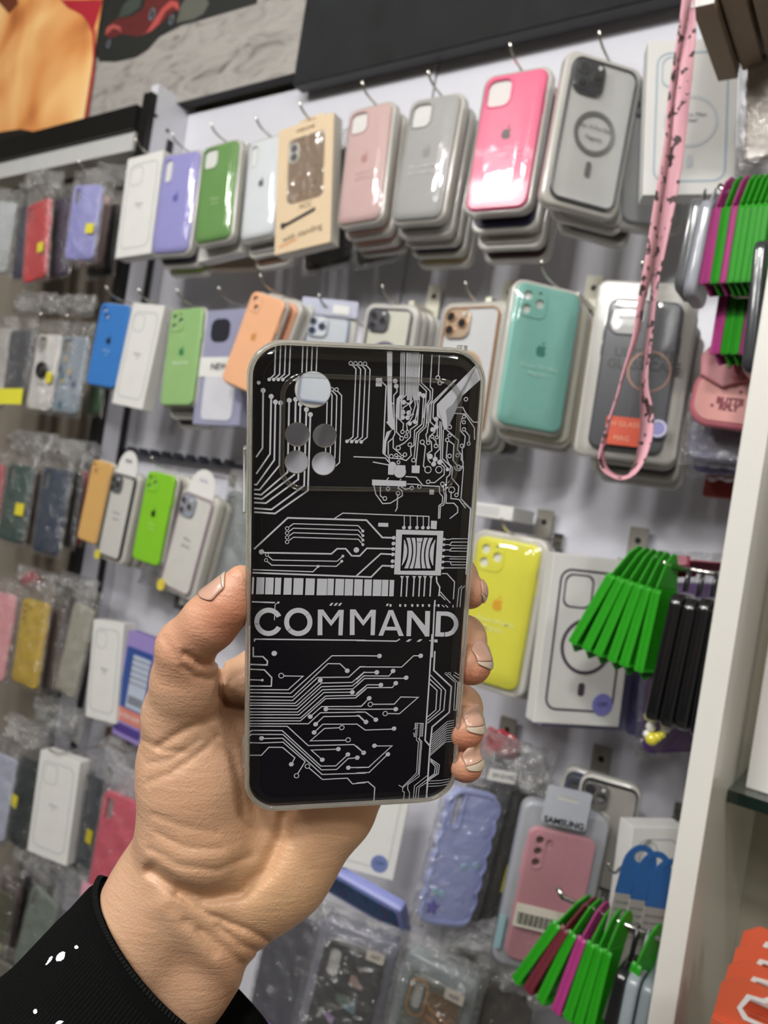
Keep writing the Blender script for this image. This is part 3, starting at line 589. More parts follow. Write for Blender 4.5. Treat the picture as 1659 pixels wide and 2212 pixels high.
def wavy():
    M, W, H, f = solve([(985, 1686), (1082, 1722), (1017, 2019), (895, 1985)], .73, .46)
    root = empty('wavy_phone_case', 'lavender blue phone case with wavy edge and raised bubbles', 'phone case', M)
    cm = mat('lavender_case', '#a3ade6', .35, coat=.3)
    def wave(s):
        out = []
        for x, z in rr(0, H/2, W-.006, H-.004, .016, 10): out.append((x, z))
        dense = []
        for i, (x, z) in enumerate(out):
            x2, z2 = out[(i+1) % len(out)]; n = max(1, int(math.dist((x, z), (x2, z2))/.002))
            for k in range(n): dense.append((x+(x2-x)*k/n, z+(z2-z)*k/n))
        return [(x*s+math.copysign(.0034*math.sin(z*155+.6), x)*(1 if abs(x) > W*.3 else 0), H/2+(z-H/2)*s) for x, z in dense]
    slot = rr(-W*.28, H*.83, W*.15, H*.25, .004)
    sh = flat('case_shell', [wave(1), slot], .009, cm, root, bev=.003)
    flat('raised_rim', [wave(1), wave(.93)], .004, cm, sh, bev=.0015, yf=-.0022)
    flat('camera_surround', [rr(-W*.28, H*.83, W*.24, H*.30, .006), slot], .002, cm, sh, bev=.0007, yf=-.0015)
    flat('white_insert', [rr(0, H/2, W*.85, H*.9, .01)], .001, PAPER, root, yf=.006)
    bub = mat('bubble_blue', '#9cc4d6', .2, coat=.6)
    for x, z, r in ((-.30, .24, .004), (-.17, .23, .004), (.10, .44, .0035), (.32, .46, .004)):
        flat('bubble', [ci(W*x, H*z, r, 18)], .0015, bub, sh, bev=.0007, yf=-.001)
    st = [(W*-.28+(.0085 if i % 2 == 0 else .0045)*math.cos(i*math.pi/5+.3), H*.13+(.0085 if i % 2 == 0 else .0045)*math.sin(i*math.pi/5+.3)) for i in range(10)]
    flat('star_shape', [st], .0015, mat('star_violet', '#6a62b8', .3), sh, bev=.0005, yf=-.001)
    raw('plastic_bag', *bagmesh(W+.016, H+.034, -.004, -.006, .016, .004, 71), BAG, root, True)
    text('lettering', 'SM S21FE', .006, .018, H+.018, -.010, INK, root); flat('price_label', [rr(.018, H+.020, .032, .012, .001)], .0003, PAPER, root, yf=-.0095)
    for i in range(3):
        o = empty('bagged_phone_case', ('black case in a crinkled bag directly behind the lavender wavy case', 'dark case in a bag with yellow tag second behind the lavender wavy case', 'dark case in a crinkled bag third behind the lavender wavy case')[i], 'phone case', Matrix.Translation((.006*(i+1), .02*(i+1), -.002*i))@M, 'bagged cases behind the lavender case')
        flat('case_shell', [rr(0, H/2, W*.95, H*.97, .01)], .008, mat('dark_case_'+str(i), ('#1d1d22', '#33312f', '#26221f')[i], .4), o, bev=.002)
        raw('plastic_bag', *bagmesh(W+.018, H+.034, -.006, -.002, .013, .005, 80+i), BAG, o, True)
        if i == 1: flat('sticker', [rr(W*.45, H*.36, .012, .030, .001)], .0005, mat('yellow_tag', '#c9bd10', .4), o, yf=-.008)
wavy()
def pinkpack():
    M, W, H, f = solve([(1143, 1772), (1294, 1828), (1222, 2116), (1097, 2056)], .72, .50)
    root = empty('phone_case', 'soft pink case with three lens holes in a grey pack with bar code label', 'phone case', M)
    t = flat('tray', [rr(0, H/2+.006, W+.020, H+.032, .012)], .018, mat('frosted_tray', '#a7aab2', .25, coat=.6, alpha=.85), root, bev=.004, yf=.004)
    sh = case_shell(root, W, H, mat('silicone_pink', '#c98a96', .38, coat=.2), 'three', .008, 0)
    flat('dark_insert', [rr(0, H/2, W-.006, H-.006, .01)], .001, mat('dark_insert', '#5a3a42', .5), root, yf=.003)
    flat('hang_card', [rr(-.004, H+.026, .042, .036, .003), rr(-.004, H+.034, .020, .004, .0015)], .0012, mat('hang_card', '#a9adb6', .4), root, yf=-.007)
    text('lettering', 'SAMSUNG', .0082, -.004, H+.0095, -.0078, DARK, root, bold=.0002)
    l = flat('barcode_label', [rr(-W*.10, H*.36, W*.78, .022, .001)], .0005, mat('label_paper', '#c9c2b4', .5), root, yf=-.0066)
    for i in range(26): box('barcode_bar', (-W*.44+i*.0016, -.0070, H*.36-.008), (-W*.44+i*.0016+(.0009 if i % 3 else .0005), -.0065, H*.36+.003), DARK, l)
    for i, s in enumerate(('silicone cover', 'soft touch', 'slim fit')): text('lettering', s, .006, -W*.1, H*(.25-.06*i), -.0006, mat('letter_ink', '#dcaab2', .6), sh)
    sheet('clear_cover', rr(0, H/2, W+.012, H+.018, .012), BLISTER, root, -.006)
    flat('blue_edge_label', [rr(-W/2-.008, H*.18, .006, .032, .001)], .0012, mat('pale_blue_label', '#8fb4bc', .5), root, yf=.0)
    behind(M, W, H+.01, 4, 'soft pink case with three lens holes', ['#8f9097', '#a2a1a0', '#6f7076', '#4b2f33'], .017, .0, 'packed cases behind the soft pink case')
pinkpack()
rimcase('dark blue rimmed case and black rimmed case pack above the soft pink case', [(1225, 1660), (1362, 1712), (1300, 1960), (1165, 1920)], .80, '#1c2a52', '#8d8a84', '#1a2038', txt=(), hk=False, mg=.004)
rimcase('black rimmed clear case hanging right of the dark blue one, above the soft pink case', [(1262, 1665), (1378, 1722), (1340, 1940), (1225, 1890)], .775, '#16171c', '#9a958e', '#5d5a56', txt=(), hk=False, mg=.003)
paperbox('pale white box partly hidden behind the blue topped hang cards', [(1375, 1775), (1478, 1800), (1440, 2120), (1330, 2080)], .765, hk=False, txt=(), asp=.5)
# lower middle
def labelcase(lab, c, D, colr, band, bt, cam='slot', seed=0, bz=(.05, .21)):
    r = bagged(lab, c, D, colr, cam, seed, hk=False)
    root, M, W, H = r
    b = flat('label_band', [[(-W*.52, H*bz[0]), (W*.52, H*bz[0]), (W*.52, H*bz[1]), (-W*.52, H*bz[1])]], .0008, mat('band_'+band[1:], band, .45), root, yf=-.009)
    text('lettering', bt, .020, -W*.02, H*(bz[0]+.035), -.0096, mat('band_ink', '#3a3050', .5), b, bold=.0002)
    return r
labelcase('charcoal phone case in a bag with violet label reading case, beside the cuff', [(590, 1960), (690, 1990), (640, 2290), (520, 2240)], .74, '#50505a', '#8f76b8', 'case', 'slot', 91)
labelcase('coral pink phone case in a bag with label reading case, left of the wrist', [(222, 1706), (318, 1740), (268, 2000), (185, 1940)], .74, '#d8566e', '#c98ea0', 'case', 'slot', 92, (.02, .20))
def pat_swirl(sh, W, H):
    rnd = random.Random(5)
    for i in range(9):
        x = rnd.uniform(-.05, .36)*W if i % 2 else rnd.uniform(-.36, .36)*W; z = (rnd.uniform(.55, .88) if i % 2 else rnd.uniform(.3, .62))*H; pts = [(x+rnd.uniform(-.15, .15)*W*(1 if abs(x) < .25*W else .6), z+rnd.uniform(-.06, .06)*H) for _ in range(6)]
        cx = sum(p[0] for p in pts)/6; cz = sum(p[1] for p in pts)/6; pts.sort(key=lambda p: math.atan2(p[1]-cz, p[0]-cx))
        flat('printed_patch', [pts], .0003, mat('patch_%d' % i, ['#7a9aa8', '#b99a94', '#a98cc0', '#4a5650', '#8d8f88', '#2e3430', '#a8b0a8', '#5f7a70', '#c0b8ac'][i], .4), sh, yf=-.0004-.0002*i)
def pat_car(sh, W, H):
    om = mat('orange_print', '#c88a34', .4); 
    flat('printed_orange_panel', [rr(W*.16, H*.60, W*.60, H*.68, .01)], .0003, mat('brown_print', '#7d5a34', .4), sh, yf=-.0004)
    for i in range(4): flat('printed_streak', [[(-W*.05, H*(.80-.07*i)), (W*.44, H*(.74-.07*i)), (W*.44, H*(.755-.07*i)), (-W*.05, H*(.82-.07*i))]], .0003, om, sh, yf=-.0007)
    q = rr(-W/2+.018*W/.078, H-.027*W/.078, W*.34, H*.30, .010); q2 = rr(-W/2+.018*W/.078, H-.027*W/.078, W*.28, H*.27, .008)
    flat('printed_orange_ring', [q, q2], .0003, om, sh, yf=-.0016)
def hardpack(lab, c, D, colr, pat, seed, tray='#8f90a0'):
    M, W, H, f = solve(c, D, .52)
    root = empty('patterned_phone_case', lab, 'phone case', M)
    flat('tray', [rr(0, H/2, W+.006, H+.006, .006)], .022, mat('pack_'+tray[1:], tray, .2, coat=.7, alpha=.75), root, bev=.002, yf=.005)
    sh = case_shell(root, W-.014, H-.012, mat('printed_case_'+colr[1:], colr, .3, coat=.4), 'pill', .008, 0)
    flat('white_insert', [rr(0, H/2, W-.02, H-.022, .01)], .001, PAPER, root, yf=.003)
    if pat: pat(sh, W-.014, H-.012)
    flat('price_label', [rr(W*.28, H*.93, .020, .011, .001)], .0004, mat('label_paper', '#c9c2b4', .5), root, yf=-.0065)
    text('lettering', 'A03', .006, W*.28, H*.93-.002, -.0071, INK, root)
    sheet('clear_cover', rr(0, H/2, W, H, .005), BLISTER, root, -.0058)
    raw('plastic_bag', *bagmesh(W+.02, H+.03, -.006, -.008, .022, .004, seed), BAG, root, True)
hardpack('black phone case with swirled grey green print in a clear hard pack', [(700, 1990), (850, 2060), (780, 2350), (630, 2270)], .715, '#33343a', pat_swirl, 101)
hardpack('phone case with orange ringed lens opening and streaked print in a pale pack', [(880, 2068), (1020, 2140), (950, 2420), (800, 2360)], .70, '#6a6f62', pat_car, 102, '#9aa4a8')
# blue printed pack lying under the white box
Mb = Matrix.Translation(aty(775, 1945, .74))@Matrix.Rotation(math.radians(38), 4, 'X')@Matrix.Rotation(math.radians(6), 4, 'Y')
o = empty('pencil_pouch', 'dark blue printed pouch with periwinkle edge under the white box with sticker', 'pouch', Mb)
box('pouch_body', (-.075, -.0, -.03), (.06, .014, .03), mat('periwinkle', '#8088c4', .4), o, .005)
flat('printed_panel', [rr(-.008, .004, .12, .040, .008)], .001, patchmat('blue_print', [(.3, '#0e1a2c'), (.5, '#27507a'), (.62, '#2a3a66'), (.75, '#7a4a5c')], 40, 4), o, yf=-.0012)
bagged('crumpled clear bag with small white label below the wavy case', [(960, 2040), (1090, 2075), (1060, 2330), (940, 2290)], .77, '#6a665e', None, 111, hk=False)
bagged('crumpled clear bag low under the soft pink case pack', [(1060, 2110), (1150, 2140), (1130, 2400), (1020, 2360)], .76, '#57524c', None, 112, hk=False)
# ------------------------------------------------------------------ left bay: cases in crinkled bags
LB = [
 ('grey phone case in a bag at the left edge of the picture, upper row', [(-35, 425), (38, 440), (15, 590), (-60, 580)], .745, '#858a8b', 'slot', None),
 ('dark indigo phone case edge between the grey and the red case', [(45, 440), (80, 440), (60, 600), (24, 595)], .775, '#2c2a4a', None, None),
 ('red phone case in a clear bag with yellow tag, upper row of the left bay', [(58, 432), (108, 436), (92, 606), (50, 602)], .74, '#c43238', 'slot', ('#c9bd10', .30, .42, .22, .48)),
 ('plum coloured phone case behind the lilac one, left bay', [(112, 428), (160, 425), (138, 598), (98, 592)], .765, '#3d2f4e', 'slot', ('#c9bd10', .33, .45, -.5, -.2)),
 ('lilac phone case in a clear bag with yellow tag, upper row of the left bay', [(158, 398), (222, 398), (196, 562), (138, 558)], .735, '#8a8ac6', 'slot', ('#c9bd10', .33, .46, .22, .5)),
 ('pale pink phone case in a bag right behind the lilac one', [(185, 420), (236, 425), (212, 572), (165, 568)], .775, '#b8968f', None, ('#c9bd10', .36, .50, 0, .38)),
 ('black phone case in a crinkled bag next to the plain white box', [(205, 440), (252, 445), (238, 598), (185, 592)], .80, '#1c1a1c', None, None),
 ('beige phone case in a bag at the left edge with wide yellow label, second row', [(-40, 705), (28, 712), (2, 880), (-60, 870)], .745, '#9f9a95', 'square', None),
 ('dark grey phone case above a wide yellow label, second row of the left bay', [(22, 712), (72, 712), (52, 866), (5, 864)], .74, '#3e4048', None, ('#d2cd18', -.06, .16, -.62, .5)),
 ('white phone case with a black round grip, second row of the left bay', [(82, 722), (132, 722), (104, 888), (54, 882)], .735, '#cfccc8', 'square', ('#c9bd10', .36, .50, .28, .52)),
 ('blue grey flower patterned phone case in a bag, second row of the left bay', [(135, 725), (190, 728), (162, 896), (108, 888)], .745, '#8794a0', 'square', None),
 ('dark green phone case hidden low beside the black post, second row', [(195, 800), (222, 800), (212, 895), (190, 892)], .79, '#1d5a22', None, None),
 ('coral phone case edge at the left edge of the third row', [(-50, 1000), (8, 1000), (-8, 1150), (-70, 1140)], .745, '#b84450', None, None),
 ('dark green phone case in a bag with yellow tag, third row of the left bay', [(18, 1005), (72, 1005), (45, 1172), (-8, 1166)], .74, '#2b4a44', 'slot', ('#c9bd10', .36, .52, .16, .5)),
 ('brown phone case with blue tag between green and navy cases', [(62, 1015), (88, 1015), (66, 1176), (42, 1172)], .765, '#584a3a', None, ('#20207a', .30, .50, -.3, .5)),
 ('navy blue phone case in a bag, third row of the left bay', [(92, 1010), (152, 1014), (120, 1198), (68, 1190)], .735, '#243650', 'slot', None),
 ('black phone case in a bag right of the navy one, third row', [(145, 1020), (172, 1022), (150, 1182), (128, 1178)], .76, '#17171a', None, None),
 ('red phone case edge beside the tan case, third row', [(172, 1015), (188, 1018), (168, 1176), (155, 1172)], .785, '#a41a20', None, None),
 ('pale pink phone case in a milky tray at the left edge, fourth row', [(-40, 1268), (36, 1290), (5, 1480), (-70, 1450)], .745, '#d49096', None, None),
 ('mustard yellow phone case in a clear tray, fourth row of the left bay', [(48, 1290), (105, 1305), (75, 1492), (23, 1468)], .735, '#c4a41e', 'three', None),
 ('brownish phone case in a bag behind the mustard yellow one', [(82, 1300), (140, 1318), (112, 1492), (60, 1478)], .765, '#6f625e', None, None),
 ('black phone case in a bag left of the clear frosted case', [(108, 1305), (158, 1320), (130, 1492), (88, 1480)], .79, '#2c282a', None, None),
 ('pale blue white phone case at the left edge, fifth row', [(-30, 1620), (38, 1640), (5, 1820), (-60, 1800)], .745, '#b4b8cc', None, ('#9a3040', .38, .5, -.5, -.1)),
 ('dark green phone case with two yellow tags, fifth row of the left bay', [(45, 1640), (82, 1645), (50, 1830), (5, 1815)], .76, '#14282a', None, ('#c9bd10', .42, .56, -.5, -.05)),
 ('dark teal phone case with yellow tag right beside the white box, fifth row', [(72, 1640), (100, 1650), (66, 1835), (38, 1825)], .785, '#16333a', None, ('#c9bd10', .44, .58, .0, .5)),
 ('navy phone case with blue edge behind the white box, fifth row', [(140, 1650), (195, 1672), (165, 1860), (110, 1840)], .775, '#22365c', None, None),
 ('dark slate phone case in a bag left of the coral pink one', [(182, 1675), (228, 1685), (188, 1895), (148, 1870)], .755, '#27303c', 'slot', ('#b0a010', .36, .50, .2, .5)),
 ('green grey clear phone case in a pale hard tray above the sleeve', [(72, 1912), (122, 1955), (80, 2120), (22, 2095)], .74, '#7d8a80', 'slot', None),
 ('olive dark phone case at the left edge with yellow tag, bottom row', [(-40, 1915), (28, 1930), (-5, 2110), (-70, 2090)], .745, '#4c4a34', None, ('#c9bd10', .32, .44, .25, .5)),
 ('dull red phone case in a bag at the left edge, bottom row', [(5, 1900), (40, 1905), (20, 2060), (-20, 2050)], .78, '#5c2e34', None, None),
 ('black phone case in a bag behind the pale hard tray', [(30, 1900), (75, 1905), (50, 2090), (5, 2075)], .80, '#141416', None, None),
 ('coral phone case low behind the pale hard tray', [(110, 1990), (140, 2010), (120, 2130), (80, 2110)], .78, '#b86a62', None, None),
 ('grey phone case in a torn bag at the left edge, bottom corner', [(-30, 2060), (40, 2100), (5, 2280), (-60, 2250)], .73, '#77726a', None, None),
]
for i, (lab, c, D, colr, cam_, st) in enumerate(LB):
    r = bagged(lab, c, D, colr, cam_, 200+i, st, 'bagged cases of the left bay', hk=False, asp=.49 if i not in (1, 11, 14, 16, 17) else None, top=.026)
    root, M, W, H = r
    if i in (0, 2, 4, 7, 9, 10, 13, 15, 22): add_hook(M, H, 'chrome wire hook above the '+short(lab), up=.018)
    if 'round grip' in lab:
        g = flat('round_grip', [ci(0, H*.52, .014, 30)], .004, DARK, root, bev=.001, yf=-.006)
        text('lettering', 'UPTO', .006, .0, H*.32, -.0008, INK, root)
    if 'flower' in lab:
        rnd = random.Random(3)
        for k in range(9):
            x, z = rnd.uniform(-.38, .38)*W, rnd.uniform(.08, .7)*H; r_ = rnd.uniform(.004, .009)
            flat('printed_flower', [[(x+r_*(1 if j % 2 else .55)*math.cos(j*math.pi/5), z+r_*(1 if j % 2 else .55)*math.sin(j*math.pi/5)) for j in range(10)]], .0003, mat('flower_%d' % (k % 3), ('#b89a5c', '#4d5a78', '#3f6f80')[k % 3], .5), root, yf=-.0008-.0001*k)
# crumpled plastic tops of the bags between the rows (loose hanging film)
CRUM = film('crumpled_film', gloss=.16, rough=.06, haze=.10, bump=1.0, bscale=120)
crum = [(60, 655, .76, .13, .03), (150, 660, .77, .10, .03), (60, 960, .765, .13, .035), (150, 975, .77, .10, .03), (60, 1255, .77, .12, .03), (150, 1270, .765, .10, .03), (110, 1560, .76, .12, .045), (40, 1590, .745, .12, .035), (250, 1640, .775, .09, .03), (60, 1870, .765, .12, .035), (150, 1900, .75, .09, .04), (215, 380, .79, .11, .03), (80, 395, .78, .12, .03),
        (1085, 1660, .76, .10, .04), (1000, 2075, .745, .11, .04), (1120, 2120, .74, .08, .04), (350, 1260, .80, .13, .025)]
for i, (px, py, D, w_, h_) in enumerate(crum):
    p = aty(px, py, D); o = raw('plastic_bag', *bagmesh(w_, h_*1.25, -h_/2, 0, .03, .022, 400+i, 40, 20), CRUM, None, True); o.location = p
    tag(o, 'crumpled clear plastic bag top '+('above the plum and lilac cases', 'above the dark grey case and its yellow label', 'above the white case with round grip', 'above the green and brown cases', 'above the navy case', 'above the mustard yellow case', 'above the frosted case in its pale tray', 'over the white box in the fifth row', 'over the dark green cases with yellow tags', 'right of the violet printed pack near the hand', 'over the bottom left cases', 'over the pale hard tray by the sleeve', 'top of the left bay near the white box', 'top of the left bay above the red case', 'behind the little finger under the bracket', 'below the lavender wavy case', 'below the soft pink case pack', 'above the lime green case')[(i+1) % 18], 'plastic bag')
# red ribbon scraps on wall hooks
for (px, py, D, c, lab) in ((1075, 1610, .80, '#a8202c', 'crumpled red plastic scrap under the metal bracket right of the little finger'), (70, 1255, .80, '#a8202c', 'small red plastic ball on top of the fourth row packs'), (1105, 195, .86, '#b8242c', None)):
    if not lab: continue
    o = bpy.data.objects.new('red_wrap', None); bm = bmesh.new(); bmesh.ops.create_icosphere(bm, subdivisions=4, radius=.016)
    rnd = random.Random(int(px))
    for v in bm.verts: v.co = Vector((v.co.x*1.5, v.co.y*.7, v.co.z))*(1+.25*math.sin(v.co.x*400+v.co.z*300)*math.cos(v.co.y*500))
    me = bpy.data.meshes.new('red_wrap'); bm.to_mesh(me); bm.free(); o = link('plastic_wrap', me, mat('red_wrap', c, .25, coat=.6), None, True); o.location = aty(px, py, D); tag(o, lab, 'plastic wrap')
# dark stock behind the lowest rows
for (px, py, D, lab, w_, h_, colr) in ((400, 1300, .83, 'dark box edge above the violet rimmed clear case bottom', .05, .03, '#3a3835'), (250, 1600, .83, 'brown carton corner below the violet printed pack', .06, .03, '#5a4436')):
    o = empty('small_carton', lab, 'box', Matrix.Translation(aty(px, py, D))); box('carton', (-w_/2, 0, -h_/2), (w_/2, .03, h_/2), mat('c_'+colr[1:], colr, .6), o, .001); flat('label', [rr(0, 0, w_*.5, h_*.4, .001)], .0003, CARD, o, yf=-.0003)
paperbox('white box with printed outline in the fifth row left of the hand', [(88, 1615), (172, 1652), (138, 1888), (62, 1820)], .73, txt=('iPhone', '11'), hk=True, asp=.53)
# ------------------------------------------------------------------ right side: rods, plastic holders, slim cases
ROD = .66
GRN = mat('green_plastic', '#2a9a1c', .35, coat=.2, k=.95); MAG = mat('magenta_plastic', '#a8387c', .35, coat=.2, k=1.0)
def rodobj(px0, py0, lab):
    a = aty(px0, py0, ROD); o = empty('display_rod', lab, 'rod', Matrix.Translation(a), 'chrome rods on the white post')
    tube('rod', [(0, 0, 0), (RP0-a.x, 0, 0)], .0022, CHROME, o); tube('end_tip', [(-.001, 0, -.0005), (.0, 0, 0), (-.006, 0, .006)], .0024, CHROME, o)
    return a
def holder(a, x, tilt, m, lab, H=.085, D=.030, tz=.034, grp='plastic holders hanging on the rods', yaw=-.33):
    root = empty('plastic_holder', lab, 'plastic holder', Matrix.Translation((x, a.y, a.z))@Matrix.Rotation(tilt, 4, 'Y')@Matrix.Rotation(yaw, 4, 'Z'), grp)
    # profile in the Y-Z plane, thin in X
    def slab(name, prof, x0, x1, par, bev=.0006):
        bm = bmesh.new(); A = [bm.verts.new((x0, y, z)) for y, z in prof]; B = [bm.verts.new((x1, y, z)) for y, z in prof]
        n = len(prof); bm.faces.new(A[::-1]); bm.faces.new(B)
        for i in range(n): bm.faces.new((A[i], A[(i+1) % n], B[(i+1) % n], B[i]))
        bmesh.ops.recalc_face_normals(bm, faces=bm.faces[:])
        bmesh.ops.bevel(bm, geom=bm.edges[:], offset=bev, segments=1, affect='EDGES')
        me = bpy.data.meshes.new(name); bm.to_mesh(me); bm.free(); return link(name, me, m, par)
    h = D/2
    slab('hang_tab', [(-h, -.018), (-h*.55, .004), (-.002, .0115), (.004, .0115), (h*.55, .004), (h, -.018)], -.0008, .0008, root)
    slab('back_plate', [(-h, -.018), (h, -.018), (h, -H), (-h*.3, -H-.008), (-h, -H)], -.0009, .0009, root)
    slab('side_flange', [(-h, -.022), (-h+.002, -.019), (-h+.002, -H), (-h, -H-.001)], -.0045, .0045, root)
    slab('side_flange', [(h-.002, -.019), (h, -.022), (h, -H), (h-.002, -H)], -.0045, .0045, root)
    slab('foot_lip', [(-h, -H), (-h, -H+.0018), (h, -H+.0018), (h, -H)], -.0035, .0048, root)
    return root
def slim(a, x, tilt, colr, lab, H=.12, D=.05, z0=-.026, th=.010, alpha=1, grp='slim cases hanging edge on from the rods', cord=False):
    root = empty('slim_phone_case', lab, 'phone case', Matrix.Translation((x, a.y, a.z))@Matrix.Rotation(tilt, 4, 'Y'), grp)
    m = mat('slim_'+colr[1:]+('c' if alpha < 1 else ''), colr, .2, coat=.7, alpha=alpha)
    me = flatmesh([rr(0, 0, D, H, .010)], th, .003)
    for v in me.vertices: X, Y, Z = v.co; v.co = (Y-th/2, X, Z+z0-H/2)
    link('case_shell', me, m, root)
    if cord: tube('loop', [(0, .004, z0+.002), (0, .006, -.008), (0, .003, .002), (0, -.003, .0025), (0, -.006, -.008), (0, -.004, z0+.002)], .0012, DARK, root, 6)
    else: flatme = tube('hang_strap', [(0, .008, z0+.002), (0, .004, -.004), (0, 0, .0035), (0, -.004, -.004), (0, -.008, z0+.002)], .0009, m, root, 6)
    return root
# upper cluster
a = rodobj(1568, 414, 'chrome rod carrying the upper fan of green and magenta holders')
xs = lambda px, py: aty(px, py, ROD).x
UPL = [(1578, 0), (1598, 1), (1613, 0), (1629, 1), (1642, 1), (1656, 1), (1669, 1), (1682, 1)]
ordw = ('first', 'second', 'third', 'fourth', 'fifth', 'sixth', 'seventh', 'eighth')
for k, (px, g) in enumerate(UPL): holder(a, xs(px, 412), math.radians(0), (MAG, GRN)[g], f"{'green' if g else 'magenta'} plastic holder, {ordw[k]} from the left on the upper rod", H=.082, D=.034)
slim(a, xs(1545, 414), math.radians(2), '#a9adb8', 'clear slim case with milky sides left of the magenta holder on the upper rod', H=.082, D=.044, alpha=.8, z0=-.012)
slim(a, xs(1522, 418), math.radians(2), '#6f7276', 'grey and black slim case, leftmost on the upper rod', H=.078, D=.044, alpha=.85, z0=-.010)
a2 = aty(1560, 560, .70); a2 = rodobj(1590, 640, 'chrome rod hidden behind the upper fan of holders')
for k, (px, g) in enumerate(((1592, 0), (1612, 1), (1630, 1), (1648, 0), (1664, 1), (1678, 1))):
    holder(Vector((0, ROD+.03, a2.z+.045)), aty(px-82, 640, ROD+.03).x+.028, 0, (MAG, GRN)[g], f"{'green' if g else 'magenta'} plastic holder, {ordw[k]} from the left in the lower tier behind", H=.088, D=.030)
slim(a, xs(1662, 440), math.radians(-3), '#3a3c40', 'dark glossy slim case edge at the right picture border', H=.105, D=.05, z0=-.05, alpha=.9)
# middle cluster
a = rodobj(1440, 1222, 'chrome rod with green holders and black slim cases beside the white post')
MID = [(1366, 21), (1384, 17), (1401, 14), (1418, 10), (1434, 7), (1452, 3)]
for k, (px, t) in enumerate(MID):
    holder(Vector((0, a.y, a.z+.002-.0006*k)), xs(px, 1212), math.radians(t), GRN, f'green plastic holder, {ordw[k]} from the left in the fan on the middle rod', H=.088, D=.030)
for k, (px, t) in enumerate(((1490, 3), (1520, 2.5), (1550, 2), (1578, 1))):
    slim(Vector((0, a.y, a.z-.002-.002*(k % 2))), xs(px, 1230), math.radians(t), '#141416', f'glossy black slim case on a cord loop, {ordw[k]} of four on the middle rod', H=.105, D=.052, z0=-.018, th=.0105, cord=True)
o = holder(Vector((0, a.y+.04, a.z+.006)), xs(1530, 1215), math.radians(80), mat('maroon_plastic', '#7a1430', .4), 'dark maroon plastic holder lying sideways above the black slim cases', H=.05, D=.03)
# beads
bp = aty(1418, 1590, .655); bo = empty('bead_strap', 'bead strap with white pearls and yellow flower beads under the black slim cases', 'bead strap', Matrix.Translation(bp))
PRL = mat('pearl', '#d8d6d0', .15, coat=.8); YB = mat('yellow_bead', '#cfc40e', .15, coat=.8)
def ball(name, p, r, m, par):
    bm = bmesh.new(); bmesh.ops.create_uvsphere(bm, u_segments=16, v_segments=10, radius=r); me = bpy.data.meshes.new(name); bm.to_mesh(me); bm.free()
    o = link(name, me, m, par, True); o.location = p; return o
for (px, py, r, m, n) in ((1404, 1548, .0045, YB, 'flower_bead'), (1406, 1570, .0042, PRL, 'pearl'), (1398, 1586, .0035, PRL, 'pearl'), (1438, 1536, .0045, YB, 'flower_bead'), (1440, 1555, .0042, PRL, 'pearl'), (1438, 1572, .0042, PRL, 'pearl'), (1430, 1586, .0035, YB, 'yellow_bead'), (1420, 1592, .004, YB, 'yellow_bead'), (1408, 1596, .0055, YB, 'star_bead')):
    ball(n, aty(px, py, .655)-bp, r, m, bo)
tube('cord', [aty(x, y, .656)-bp for x, y in ((1400, 1530), (1404, 1560), (1404, 1590), (1420, 1596), (1436, 1575), (1440, 1540), (1438, 1525))], .0006, PRL, bo, 6)
bagged('violet and brown phone case pack low behind the black slim cases', [(1420, 1250), (1560, 1270), (1535, 1655), (1395, 1600)], .80, '#5a2f78', None, 121, hk=False)
bagged('bagged blue violet case right behind the boxes with violet ring', [(1375, 1350), (1440, 1360), (1410, 1600), (1350, 1585)], .815, '#5a58a8', None, 122, hk=False, asp=None)
# lower cluster
a = rodobj(1216, 1938, 'chrome rod with the lowest fan of green and magenta holders')
LOW = [(1255, 24, 1), (1270, 20, 2), (1283, 15, 1), (1300, 10, 0), (1318, 8, 1), (1334, 6, 1), (1350, 4, 1)]
BRN = mat('dark_red_plastic', '#6a2430', .4)
for k, (px, t, g) in enumerate(LOW):
    py = 1938+(px-1216)*.43
    holder(Vector((0, a.y, a.z)), xs(px, py), math.radians(t), (MAG, GRN, BRN)[g], f"{('magenta', 'green', 'dark red')[g]} plastic holder, {ordw[k]} from the left in the lowest fan", H=.088, D=.034)
slim(a, xs(1378, 2008), math.radians(4), '#1a1a1c', 'black slim case on a cord loop in the lowest fan', cord=True, H=.11, D=.048)
slim(a, xs(1400, 2017), math.radians(2), '#a4acb4', 'clear slim case left of the last green holder in the lowest fan', alpha=.75, H=.11, D=.048)
holder(a, xs(1416, 2020), math.radians(6), GRN, 'green plastic holder apart from the others, nearest the white post in the lowest fan', H=.088, D=.034)
slim(a, xs(1432, 2030), math.radians(2), '#8f999f', 'clear slim case nearest the white post in the lowest fan', alpha=.75, H=.11, D=.048)
